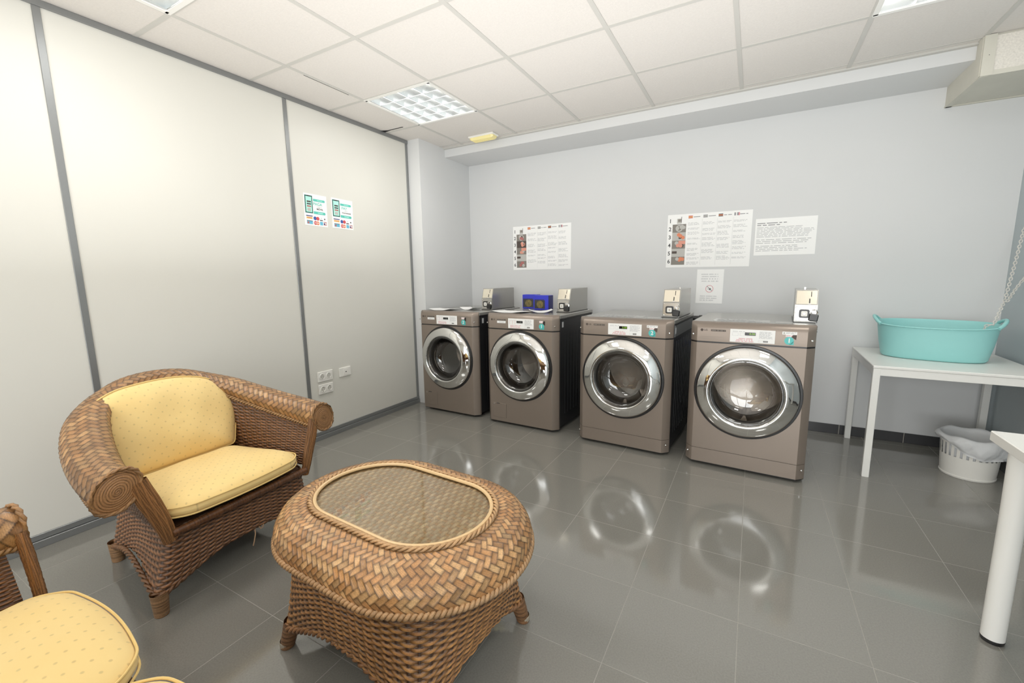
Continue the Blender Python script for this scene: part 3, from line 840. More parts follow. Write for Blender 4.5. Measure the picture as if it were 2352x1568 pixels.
# payment stickers on the partition
def pay_sticker(y0, y1, z0, z1, l1, l2, l3, label, tilt):
    w, h = y1-y0, z1-z0
    F = fr((.0016, 0, 0), (0, 1, 0), (0, 0, 1))
    b = MB(); b.box((0, -w/2, -h/2), (.0015, w/2, h/2), M_paper)
    # banners
    for v0, v1 in ((.065, .083), (-.028, -.008)):
        b.polyf(F, [(-.02, v0), (w*.40, v0), (w*.43, (v0+v1)/2), (w*.40, v1), (-.02, v1)], M_teal, 1); b.quadf(F, .015, v0+.007, .06, v1-.007, M_mint, 2)
    # phone
    b.quadf(F, -w*.46, -.026, -w*.13, .103, M_teal_d, 2); b.quadf(F, -w*.42, -.018, -w*.17, .094, M_mint, 3)
    b.quadf(F, -w*.37, .094, -w*.22, .101, M_black, 4)
    for i in range(3): b.quadf(F, -w*.38, .052-i*.017, -w*.20, .063-i*.017, [M_pdark, M_ink2, M_pred][i], 4)
    b.quadf(F, -w*.37, -.012, -w*.22, .010, M_plgrey, 4)
    # payment marks
    b.quadf(F, -w*.44, -.050, -w*.16, -.043, M_navy_i, 1); b.quadf(F, -w*.43, -.068, -w*.17, -.054, M_yellow_i, 1); b.quadf(F, -w*.40, -.062, -w*.2, -.057, M_orange, 2)
    b.quadf(F, -w*.42, -.106, -w*.17, -.080, M_lblue_i, 1); b.discf(F, (-w*.36, -.096), .009, M_pred, 2); b.quadf(F, -w*.42, -.084, -w*.17, -.080, M_ink2, 2)
    b.discf(F, (-w*.06, -.060), .014, M_blue_i, 1); b.discf(F, (w*.06, -.060), .014, M_red, 2)
    b.discf(F, (-w*.05, -.094), .014, M_red, 1); b.discf(F, (w*.05, -.094), .014, M_orange, 2); b.quadf(F, -w*.1, -.096, w*.1, -.092, M_paper, 4)
    b.quadf(F, w*.15, -.074, w*.28, -.066, M_ink2, 1); b.quadf(F, w*.2, -.058, w*.23, -.05, M_plgrey, 1); b.quadf(F, w*.15, -.106, w*.28, -.08, M_lblue_i, 1)
    b.discf(F, (w*.37, -.058), .006, M_ink2, 1); b.words(F, w*.31, -.106, w*.45, -.076, M_pred, 3, 1, 1, .6, 0); b.words(F, w*.31, -.10, w*.38, -.086, M_navy_i, 1, 1, 2, .7, 0)
    o = b.build('payment_sign'); o.location = (.0004, (y0+y1)/2, (z0+z1)/2); o.rotation_euler = (tilt, 0, 0); tag(o, label, 'sticker')
    text('print_heading', l1, F, w*.09, .046, .030, M_teal, o, 2, bold=.0006); text('print_line', l2, F, w*.16, .026, .011, M_inkl, o, 2); text('print_word', l3, F, w*.18, .010, .019 if len(l3) < 7 else .014, M_ink2, o, 2, bold=.0004)
    return o
pay_sticker(2.125, 2.322, 1.666, 1.898, 'PAGA', 'CON TU', 'MÓVIL', 'teal and white payment sticker reading PAGA, the one nearer the wall seam', -.012)
pay_sticker(2.367, 2.572, 1.666, 1.898, 'PAY', 'WITH', 'YOUR PHONE', 'teal and white payment sticker reading PAY, the one farther from the seam', -.015)

# sockets on the partition
def double_socket(y0, y1, z0, z1, tilt, label):
    r = empty('wall_socket', (0, (y0+y1)/2, (z0+z1)/2), 0, label, 'wall socket'); r.rotation_euler = (tilt, 0, 0)
    w, h = (y1-y0)/2, (z1-z0)/2
    MB().box((0.0005, -w, -h), (.010, w, h), M_plastic, None, .003).build('cover_plate', r)
    for s in (-1, 1):
        b = MB(); b.lathe([(.0, .0102), (.019, .0102), (.021, .013), (.0245, .0125), (.0255, .0098)], M_plastic, 28, 'x', (0, s*w*.44, 0))
        b.lathe([(0, .0106), (.0185, .0106)], M_socket, 24, 'x', (0, s*w*.44, 0))
        for t in (-1, 1): b.lathe([(0, .0109), (.0028, .0109)], M_pgrey, 10, 'x', (0, s*w*.44+t*.009, 0))
        for t in (-1, 1): b.box((.0105, s*w*.44-.003, t*.0175-.0015), (.013, s*w*.44+.003, t*.0175+.0015), M_pgrey)
        b.build('outlet', r, True)
double_socket(2.118, 2.255, .462, .543, -.0, 'white double wall socket, the upper of the two stacked beside the seam')
double_socket(2.118, 2.252, .362, .440, -.0, 'white double wall socket, the lower of the two stacked beside the seam')
r = empty('aerial_socket', (0, 2.378, .5), 0, 'white wall plate with one small black hole, right of the sockets', 'wall socket')
MB().box((.0005, -.058, -.038), (.010, .058, .038), M_plastic, None, .003).build('cover_plate', r)
b = MB(); b.box((.0095, -.022, -.027), (.0125, .038, .027), M_plastic, None, .001); b.lathe([(0, .0135), (.0055, .0135)], M_black, 14, 'x', (0, .004, 0)); b.lathe([(.0055, .0125), (.0065, .0145), (.0085, .0125)], M_plastic, 14, 'x', (0, .004, 0))
b.build('outlet', r)

# ------------------------------------------------------------------ white tables, tub, chain, bin
r = empty('folding_table', (3.985, 3.63, 0), -.03, 'square white metal-framed table against the far wall, carrying the turquoise tub', 'table')
r.name = 'square_table'
hw, hd, zt = .375, .39, .705
MB().box((-hw, -hd, zt-.016), (hw, hd, zt), M_white, None, .003).build('tabletop', r)
b = MB()
for s in (-1, 1):
    b.box((-hw+.03, s*(hd-.012)-.009, zt-.058), (hw-.03, s*(hd-.012)+.009, zt-.0165), M_white)
    b.box((s*(hw-.012)-.009, -hd+.03, zt-.058), (s*(hw-.012)+.009, hd-.03, zt-.0165), M_white)
b.build('apron', r)
for sx in (-1, 1):
    for sy in (-1, 1):
        MB().box((sx*(hw-.02)-.018, sy*(hd-.02)-.018, 0), (sx*(hw-.02)+.018, sy*(hd-.02)+.018, zt-.0165), M_white, None, .002).build('leg', r)

r = empty('long_table', (3.672, 2.0, 0), .0, 'white table with round legs at the right edge, nearest the camera', 'table')
zt2 = .724
MB().box((0, -1.0, zt2-.034), (.60, 0, zt2), M_white, None, .0025).build('tabletop', r)
for x in (.06, .54):
    for y in (-.06, -.94):
        L = MB(); L.lathe([(.0305, .012), (.0305, .45), (.0325, zt2-.036)], M_white, 24, 'z', (x, y, 0)); L.lathe([(.045, zt2-.040), (.045, zt2-.034)], M_white, 24, 'z', (x, y, 0), True, True)
        lg = L.build('leg', r, True)
        MB().lathe([(0, 0), (.029, 0), (.031, .012), (.0306, .014)], M_black, 24, 'z', (x, y, 0)).build('foot_cap', lg, True)

# turquoise tub: superellipse walls with rolled rim and end handles
TUBP = (3.975, 3.715); TUBR = -.22
r = empty('laundry_tub', (TUBP[0], TUBP[1], .7055), TUBR, 'oval turquoise flexible tub with end handles on the square white table', 'tub')
def sup(a, bb, th, p=2.6):
    c, s = math.cos(th), math.sin(th)
    return (a*math.copysign(abs(c)**(2/p), c), bb*math.copysign(abs(s)**(2/p), s))
K = 72
def wall(levels, m, name, parent):
    vs = []; 
    for a, bb, z in levels:
        for i in range(K):
            th = 2*PI*i/K; x, y = sup(a, bb, th)
            vs.append((x, y, z+(.010*math.sin(th)+.006*abs(math.cos(th))**2)*max(0, (z-.1)/.11)))
    fs = [(i*K+j, i*K+(j+1) % K, (i+1)*K+(j+1) % K, (i+1)*K+j) for i in range(len(levels)-1) for j in range(K)]
    fs.append(tuple(range(K))); fs.append(tuple((len(levels)-1)*K+j for j in range(K)))
    return fix_normals(MB().add(vs, fs, m).build(name, parent, True, 50))
wall([(.232, .150, 0), (.244, .162, .003), (.251, .168, .012), (.268, .186, .10), (.280, .201, .19), (.282, .203, .212), (.289, .209, .213), (.292, .212, .217), (.289, .209, .221), (.281, .203, .2205), (.276, .197, .21), (.262, .181, .10), (.247, .165, .014), (.238, .155, .008)], M_tub, 'shell', r)
for s in (-1, 1):
    P = []
    for i in range(17):
        t = i/16; yy = -.12+.24*t
        P.append((s*(.262+.040*math.sin(PI*t)**.6), yy, .216+.042*math.sin(PI*t)**.7))
    MB().tube(P, [.010]*17, M_tub, 10).build('handle', r, True)

# white plastic chain from the tub handle to the right wall
def chain_path(P, step=.0185):
    out = []; acc = 0
    for a, c in zip(P[:-1], P[1:]):
        a, c = Vector(a), Vector(c); L = (c-a).length; t = acc
        while t < L: out.append((a+(c-a)*(t/L), (c-a).normalized())); t += step
        acc = t-L
    return out
e1 = Vector((4.196, 3.585, .945)); e0 = Vector((4.160, 3.572, .935))
b = MB()
def links(path):
    for i, (p, d) in enumerate(chain_path(path)):
        ref = Vector((0, 0, 1)) if abs(d.z) < .9 else Vector((1, 0, 0))
        a = d.cross(ref).normalized(); c = d.cross(a)
        if i % 2: a, c = c, a
        n_ = 12; ring = []
        for q in range(n_):
            th = 2*PI*q/n_; ring.append(p+d*(.0125*math.cos(th))+a*(.0068*math.sin(th)))
        b.tube(ring, .0024, M_chain, 5, closed=True)
w1 = Vector((4.385, 3.93, 1.515)); w2 = Vector((4.385, 3.84, 1.21))
mid = Vector((4.274, 3.72, 1.077))
links([e0+Vector((-.01, .012, -.05)), e0, e1, mid, mid.lerp(w1, .5)+Vector((0, 0, -.012)), w1])
links([mid+Vector((.008, -.012, .0)), mid.lerp(w2, .5)+Vector((0, 0, -.01)), w2])
ch = b.build('plastic_chain', None, True)
tag(ch, 'white plastic chain running from the tub handle up to the right wall', 'chain')
b = MB()
for w_ in (w1, w2): b.lathe([(0, -.012), (.01, -.012), (.012, 0)], M_chain, 12, 'x', (RX, w_.y, w_.z)); 
b.build('wall_hook', ch, True)

# white bin with a bag
r = empty('waste_bin', (4.178, 3.592, 0), 0, 'round white slotted plastic bin lined with a bag under the square table', 'bin')
b = MB()
b.lathe([(0, .004), (.118, .004), (.124, 0), (.127, .004), (.127, .012), (.124, .014), (.128, .06), (.132, .13)], M_plastic, 60, 'z')
for i in range(60):
    if i % 2 == 0:
        a0, a1 = 2*PI*i/60, 2*PI*(i+1.1)/60
        b.lathe([(.132, .13), (.1365, .205)], M_plastic, 1, 'z', (0, 0, 0), a0=a0, a1=a1)
b.lathe([(.1365, .205), (.14, .24), (.144, .243), (.144, .250), (.139, .250), (.135, .205)], M_plastic, 60, 'z')
b.build('basket', r, True)
K2 = 140
def bagr(th):
    drop = .050+.075*max(0, math.sin((th+1.0)*1.0+PI/2))**1.1+.010*math.sin(3*th+1)+.003*math.sin(8*th)
    return drop
vs = []; lev = 22
for l in range(lev):
    for i in range(K2):
        th = 2*PI*i/K2; wv = .004*math.sin(7*th+l*.35)+.002*math.sin(13*th-l*.5)+.001*math.sin(29*th+l)
        if l < 8:
            t = l/7; rr = .112+.024*t; z = .10+.155*t; rr += wv*.6*(1-t)
        else:
            t = (l-8)/(lev-9); z = .262-bagr(th)*t+.006*math.sin(6*th+2)*(1-t); rr = .147+.016*math.sin(PI*min(1, t*1.1))**.7+.016*t*max(0, math.cos(th-.2))+wv*(.3+t)
        vs.append((rr*math.cos(th), rr*math.sin(th), z))
fs = [(i*K2+j, i*K2+(j+1) % K2, (i+1)*K2+(j+1) % K2, (i+1)*K2+j) for i in range(lev-1) for j in range(K2)]
fs.append(tuple(range(K2)))
o = MB().add(vs, fs, M_bag).build('bag', None, True, 180); o.location = (4.178, 3.592, 0)
o.name = 'bin_liner'; tag(o, 'thin white plastic bag hanging over the rim of the round bin', 'bag')

# ------------------------------------------------------------------ wicker
def nrm(a): return a/np.maximum(np.linalg.norm(a, axis=-1, keepdims=True), 1e-9)
def lin(c): return np.array(srgb(*c)[:3])
C_DARK = lin((46, 28, 16))  # shade in the gaps between reeds, put into the vertex colours

def heightmesh(name, B, fun, parent, m, closed=False, flip=False, S=None, T=None):
    """B: (nu,nv,3) base surface, fun(s,t,i,j)->(h,colour) woven relief on it"""
    nu, nv = B.shape[:2]
    if closed:
        du = np.roll(B, -1, 0)-np.roll(B, 1, 0)
    else: du = np.gradient(B, axis=0)
    dv = np.gradient(B, axis=1)
    Nn = nrm(np.cross(du, dv))
    if flip: Nn = -Nn
    if S is None:
        seg = np.linalg.norm(np.diff(B, axis=0, append=B[:1] if closed else B[-1:]), axis=2).mean(1)
        s = np.concatenate([[0], np.cumsum(seg)[:-1]]); S = np.repeat(s[:, None], nv, 1)
        total = seg.sum()
    else: total = None
    if T is None:
        seg = np.linalg.norm(np.diff(B, axis=1), axis=2).mean(0)
        t = np.concatenate([[0], np.cumsum(seg)]); T = np.repeat(t[None], nu, 0)
    h, c = fun(S, T, total)
    P = (B+Nn*h[..., None]).reshape(-1, 3)
    idx = np.arange(nu*nv).reshape(nu, nv)
    a = idx if closed else idx[:-1]
    bq = np.roll(idx, -1, 0) if closed else idx[1:]
    q = np.stack([a[:, :-1], bq[:, :-1], bq[:, 1:], a[:, 1:]], -1).reshape(-1, 4)
    if flip: q = q[:, ::-1]
    return npmesh(name, P, q, c.reshape(-1, 3), m, parent)
def npmesh(name, P, q, c, m, parent):
    me = bpy.data.meshes.new(name)
    me.vertices.add(len(P)); me.vertices.foreach_set('co', P.astype(np.float32).ravel())
    me.loops.add(q.size); me.loops.foreach_set('vertex_index', q.astype(np.int32).ravel())
    me.polygons.add(len(q)); me.polygons.foreach_set('loop_start', np.arange(0, q.size, 4, dtype=np.int32))
    me.update(calc_edges=True)
    me.polygons.foreach_set('use_smooth', np.ones(len(q), bool))
    at = me.color_attributes.new('Col', 'FLOAT_COLOR', 'POINT')
    at.data.foreach_set('color', np.concatenate([np.clip(c, 0, 1), np.ones((len(c), 1))], 1).astype(np.float32).ravel())
    me.materials.append(m); me.validate(); me.update()
    o = bpy.data.objects.new(name, me); COL.objects.link(o)
    if parent: o.parent = parent
    return o
def rnd(i, seed=0):
    x = np.sin(i*127.1+seed*311.7)*43758.5453
    return x-np.floor(x)

def weave(p, q, amp, tone, tone2, seed=0, dark=None):
    C_DARK = lin((46, 28, 16)) if dark is None else dark
    """horizontal reeds (pitch p) over upright stakes (pitch q)"""
    def fun(S, T, total):
        qq = q if total is None else total/(2*round(total/(2*q)))
        k = np.floor(T/p); f = T/p-k
        ph = np.cos(PI*(S/qq+k))
        prof = np.sqrt(np.clip(1-(2*f-1)**2, 0, 1))
        over = np.clip(ph*1.3, -1, 1)
        h = amp*over+.0032*prof-.002
        stake = .0012*np.sqrt(np.clip(1-((S/qq+.5-np.floor(S/qq+.5)-.5)/.16)**2, 0, 1))-.0005
        st = (stake > h) & (np.abs(S/qq+.5-np.floor(S/qq+.5)-.5) < .16)
        tn = .55+.45*rnd(k, seed)+.2*(rnd(np.floor(S/qq*.5+k*.5)+k*57, seed+3)-.5)
        vis = np.clip((over+1)/2*.8+.2, 0, 1)*np.clip(prof*1.3-.1, 0, 1)  # painted occlusion: darker between rows and where reeds dip under
        mixw = rnd(k*3.3+np.floor(S/qq), seed+9)[..., None]*.6
        base = tone*(1-mixw)+tone2*mixw
        c = C_DARK*(1-vis[..., None])+base*(tn*vis)[..., None]
        h = np.where(st, stake, h); c = np.where(st[..., None], C_DARK*1.6, c)
        return h, c
    return fun
def twill(w, amp, tone, tone2, seed=0, k45=1.0):
    """flat strips plaited 2 over 2 under on the diagonal (herringbone)"""
    def fun(S, T, total):
        L = w*math.sqrt(2)
        ss = S if total is None else S*(round(total/L)*L/total)
        a = (ss*k45+T)/L; b_ = (ss*k45-T)/L
        i = np.floor(a); j = np.floor(b_); fa = a-i; fb = b_-j
        warp = np.mod(i-j, 4) < 2
        x = np.where(warp, np.mod(b_-(i-1), 4), np.mod(a-(j+2), 4))/2
        fx = np.where(warp, fa, fb); sid = np.where(warp, i, j+500)
        seg = np.where(warp, np.floor((b_-(i-1))/4), np.floor((a-(j+2))/4))
        edge = np.clip(1-(2*fx-1)**4, 0, 1); arch = np.sin(PI*np.clip(x, 0, 1))**.55
        h = amp*(.25+.75*arch)*(.35+.65*edge)
        tn = .62+.38*rnd(sid, seed)+.35*(rnd(sid*7.1+seg*3.7, seed+1)-.4)
        streak = 1+.16*np.sin(fx*40+sid)
        vis = np.clip(edge*1.5-.12, 0, 1)*np.clip(arch*1.25, 0, 1)
        mw = rnd(sid*1.7+seg, seed+5)[..., None]**2*.9
        base = tone*(1-mw)+tone2*mw
        c = C_DARK*1.3*(1-vis[..., None])+base*(tn*streak*vis)[..., None]
        return h, c
    return fun
def ridges(p, amp, tone, along='t', seed=0, wob=.4):
    """parallel reeds side by side"""
    def fun(S, T, total):
        A = S if along == 's' else T; Bq = T if along == 's' else S
        g = A/p+wob*np.sin(Bq*30+np.floor(A/p)*2.2)*.5
        k = np.floor(g); f = g-k; prof = np.sqrt(np.clip(1-(2*f-1)**2, 0, 1))
        tn = .55+.5*rnd(k, seed)
        c = C_DARK*(1-prof[..., None])+tone*(tn*prof)[..., None]
        return amp*prof, c
    return fun
def twist(path, R, r, pitch, tone, name, parent, strands=2, n=6, closed=True, seed=1, flat=1.0):
    """plaited cord: helical strands along a closed path"""
    P = np.array(path, float); K = len(P)
    t = nrm(np.roll(P, -1, 0)-np.roll(P, 1, 0)) if closed else nrm(np.gradient(P, axis=0))
    up = np.array([0, 0, 1.]); a = nrm(np.cross(t, up)); b_ = np.cross(a, t)
    seg = np.linalg.norm(np.diff(P, axis=0, append=P[:1]), axis=1); s = np.concatenate([[0], np.cumsum(seg)[:-1]]); tot = seg.sum()
    turns = max(1, round(tot/pitch)); Vv, Q, Cc = [], [], []; off = 0
    for k in range(strands):
        ph = 2*PI*k/strands+2*PI*turns*s/tot
        C0 = P+a*(R*np.cos(ph))[:, None]+b_*(R*flat*np.sin(ph))[:, None]
        tt = nrm(np.roll(C0, -1, 0)-np.roll(C0, 1, 0)); aa = nrm(np.cross(tt, up)); bb = np.cross(aa, tt)
        ang = 2*PI*np.arange(n)/n
        ring = C0[:, None]+aa[:, None]*(r*np.cos(ang))[None, :, None]+bb[:, None]*(r*np.sin(ang))[None, :, None]
        Vv.append(ring.reshape(-1, 3)); idx = np.arange(K*n).reshape(K, n)+off; off += K*n
        i2 = np.roll(idx, -1, 0)
        if not closed: idx, i2 = idx[:-1], i2[:-1]
        Q.append(np.stack([idx, i2, np.roll(i2, -1, 1), np.roll(idx, -1, 1)], -1).reshape(-1, 4))
        sh = (.7+.3*np.sin(ph))*(.8+.3*rnd(np.floor(s/.05)+k*9, seed))
        Cc.append(np.repeat(tone[None]*sh[:, None], n, 0))
    return npmesh(name, np.concatenate(Vv), np.concatenate(Q), np.concatenate(Cc), M_reedf, parent)

def stadium(hl, r, n, sup=2.0):
    """closed outline (n,2): straight sides 2*hl, end radius r, anticlockwise"""
    per = 4*hl+2*PI*r; out = []
    for i in range(n):
        d = per*i/n
        if d < PI*r: a = -PI/2+d/r; out.append((hl+r*math.cos(a), r*math.sin(a))); continue
        d -= PI*r
        if d < 2*hl: out.append((hl-d, r)); continue
        d -= 2*hl
        if d < PI*r: a = PI/2+d/r; out.append((-hl+r*math.cos(a), r*math.sin(a))); continue
        d -= PI*r; out.append((-hl+d, -r))
    return np.array(out)
def rounded_poly(pts, rad, n):
    """closed rounded polygon resampled to n points + corner closeness weight"""
    P = []
    m = len(pts)
    for i in range(m):
        p = np.array(pts[i]); a = np.array(pts[i-1])-p; c = np.array(pts[(i+1) % m])-p
        la, lc = np.linalg.norm(a), np.linalg.norm(c); r = min(rad, la*.45, lc*.45)
        p0 = p+a/la*r; p2 = p+c/lc*r
        for k in range(9):
            t = k/8; P.append((1-t)**2*p0+2*t*(1-t)*p+t*t*p2)
    P = np.array(P); seg = np.linalg.norm(np.diff(P, axis=0, append=P[:1]), axis=1); s = np.concatenate([[0], np.cumsum(seg)])
    u = np.linspace(0, s[-1], n, endpoint=False); Pc = np.vstack([P, P[:1]])
    return np.stack([np.interp(u, s, Pc[:, k]) for k in range(2)], 1)

def skirt(top, bot, ztop, zc, zm, n, nv, pts_bot):
    """flared four-cornered skirt: hem dips to zc at the corners and arches to zm between them"""
    d = np.min(np.linalg.norm(bot[:, None]-np.array(pts_bot)[None], axis=2), axis=1)
    m = np.array(pts_bot); side = np.linalg.norm(m-np.roll(m, -1, 0), axis=1).mean()/2
    w = np.clip((d-.03)/(side-.03), 0, 1)
    zb = zc+(zm-zc)*np.sin(w*PI/2)**1.25
    v = np.linspace(0, 1, nv)
    Z = zb[:, None]+(ztop-zb[:, None])*v[None]
    g = np.clip((ztop-Z)/(ztop-zc), 0, 1)**1.55
    XY = top[:, None]*(1-g[..., None])+bot[:, None]*g[..., None]
    return np.concatenate([XY, Z[..., None]], 2), zb

def wicker_leg(x, y, z1, parent, lean=(0, 0), tone=None, foot=None):
    n_, k = 18, 26; B = np.zeros((n_, k, 3))
    for i in range(n_):
        for j in range(k):
            t = j/(k-1); r_ = .022+.006*t; a = 2*PI*i/n_
            B[i, j] = (x+lean[0]*(1-t)+r_*math.cos(a), y+lean[1]*(1-t)+r_*math.sin(a), .0+z1*t)
    tone = lin((150, 108, 70)) if tone is None else tone
    o = heightmesh('leg', B, ridges(.0055, .0022, tone, 't', 3, .1), parent, M_reedf, closed=True)
    x0, y0 = x+lean[0], y+lean[1]
    MB().lathe([(0, 0), (.021, 0), (.0235, .006), (.024, .02), (.022, .024)], mat('worn_cane_tip', (150, 140, 124), .7, vary=.2, vscale=60), 18, 'z', (x0, y0, 0)).build('leg_tip', o, True)
    return o

# ---- coffee table
CTC = (1.933, 1.010); CTR = -.055
T1 = lin((188, 134, 82)); T2 = lin((222, 178, 124)); T3 = lin((206, 144, 78)); T4 = lin((162, 106, 64))
r = empty('wicker_coffee_table', (CTC[0], CTC[1], 0), CTR, 'oval brown wicker coffee table with a glass-covered woven top', 'coffee table')
ZTT = .516
# rolled rim (plaited)
NU, NV = 1000, 96
prof = [(0, ZTT-.004), (.02, ZTT), (.05, ZTT-.003), (.08, ZTT-.014), (.105, ZTT-.034), (.122, ZTT-.062), (.126, ZTT-.09), (.118, ZTT-.112), (.10, ZTT-.122)]
pp = np.array(prof); ds = np.concatenate([[0], np.cumsum(np.linalg.norm(np.diff(pp, axis=0), axis=1))])
tv = np.linspace(0, ds[-1], NV); po = np.interp(tv, ds, pp[:, 0]); pz = np.interp(tv, ds, pp[:, 1])
for _ in range(3):
    po[1:-1] = (po[:-2]+2*po[1:-1]+po[2:])/4; pz[1:-1] = (pz[:-2]+2*pz[1:-1]+pz[2:])/4
base = stadium(.133, .207, NU)
tang = nrm(np.roll(base, -1, 0)-np.roll(base, 1, 0)); outw = np.stack([tang[:, 1], -tang[:, 0]], 1)
B = np.zeros((NU, NV, 3)); B[..., :2] = base[:, None]+outw[:, None]*po[None, :, None]; B[..., 2] = pz[None]
heightmesh('plaited_rim', B, twill(.0172, .0038, T1, T2, 2), r, M_reed, closed=True)
twist(np.c_[base+outw*.119, np.full(NU, ZTT-.108)], .0062, .0062, .030, lin((190, 148, 104)), 'rim_braid', r, 2, 6)
twist(np.c_[base+outw*.006, np.full(NU, ZTT+.001)], .0052, .0042, .06, lin((196, 154, 108)), 'inner_braid', r, 3, 6)
b = MB(); b.tube([(x, y, ZTT+.002) for x, y in (base-outw*.008)[::6]], .0065, mat('pale_cane', (226, 190, 138), .4), 8, closed=True)
b.build('cane_edging', r, True)
# woven top under the glass
nx, ny = 300, 190
gx = np.linspace(-.34, .34, nx); gy = np.linspace(-.21, .21, ny)
Bt = np.zeros((nx, ny, 3)); Bt[..., 0] = gx[:, None]; Bt[..., 1] = gy[None]; 
# clip the grid softly to the stadium
px = np.clip(Bt[..., 0], -.133, .133); dx = Bt[..., 0]-px; rr = np.hypot(dx, Bt[..., 1]); lim = .203; sc = np.where(rr > lim, lim/np.maximum(rr, 1e-6), 1)
Bt[..., 0] = px+dx*sc; Bt[..., 1] *= sc; Bt[..., 2] = ZTT-.012
Sg = np.repeat(gx[:, None], ny, 1); Tg = np.repeat(gy[None], nx, 0)
Bflat = Bt.copy()
hh, cc = weave(.0135, .026, .0016, lin((255, 205, 138)), lin((255, 222, 170)), 4, lin((156, 106, 60)))(Tg+.3, Sg+.5, None)
cc = np.clip(cc, 0, 1)**.72; Pt = Bflat.copy(); Pt[..., 2] += hh
idx = np.arange(nx*ny).reshape(nx, ny)
q = np.stack([idx[:-1, :-1], idx[1:, :-1], idx[1:, 1:], idx[:-1, 1:]], -1).reshape(-1, 4)
npmesh('woven_top', Pt.reshape(-1, 3), q, cc.reshape(-1, 3), M_reed, r)
st = stadium(.133, .201, 120)
MB().add([(p[0], p[1], ZTT-.004) for p in st], [tuple(range(len(st)))], M_tglass).build('glass_top', r)
# skirt
pb = [(-.325, -.272), (.325, -.272), (.325, .272), (-.325, .272)]
NU2, NV2 = 760, 230
topo = stadium(.115, .285, NU2)
bot = rounded_poly(pb, .05, NU2)
def align(A, Bq):  # start both outlines at the same angle
    ang = np.arctan2(A[:, 1], A[:, 0]); angb = np.arctan2(Bq[:, 1], Bq[:, 0])
    i0 = np.argmin(np.abs(ang)); j0 = np.argmin(np.abs(angb)); return np.roll(A, -i0, 0), np.roll(Bq, -j0, 0)
topo, bot = align(topo, bot)
Bs, zb = skirt(topo, bot, ZTT-.115, .085, .165, NU2, NV2, pb)
heightmesh('woven_skirt', Bs, weave(.0098, .033, .0030, T3, T4, 6), r, M_reed, closed=True)
twist(np.c_[bot, zb+.002], .006, .006, .05, lin((150, 104, 66)), 'hem_braid', r, 2, 6)
for x, y in pb: wicker_leg(x*.93, y*.90, .10, r, (.02*np.sign(x), .018*np.sign(y)), lin((140, 98, 64)))

# ---- armchair / sofa
A1 = lin((160, 114, 70)); A2 = lin((194, 150, 100)); A3 = lin((146, 92, 52)); A4 = lin((172, 120, 76))
def smooth_path(ctrl, n):
    """Catmull-Rom through control rows, resampled evenly on xyz"""
    C = np.array(ctrl, float); m = len(C); out = []
    Cx = np.vstack([2*C[0]-C[1], C, 2*C[-1]-C[-2]])
    for i in range(m-1):
        p0, p1, p2, p3 = Cx[i:i+4]
        for t in np.linspace(0, 1, 40, endpoint=False):
            out.append(.5*((2*p1)+(-p0+p2)*t+(2*p0-5*p1+4*p2-p3)*t*t+(-p0+3*p1-3*p2+p3)*t**3))
    out.append(C[-1]); out = np.array(out)
    s = np.concatenate([[0], np.cumsum(np.linalg.norm(np.diff(out[:, :3], axis=0), axis=1))])
    u = np.linspace(0, s[-1], n); return np.stack([np.interp(u, s, out[:, k]) for k in range(out.shape[1])], 1)

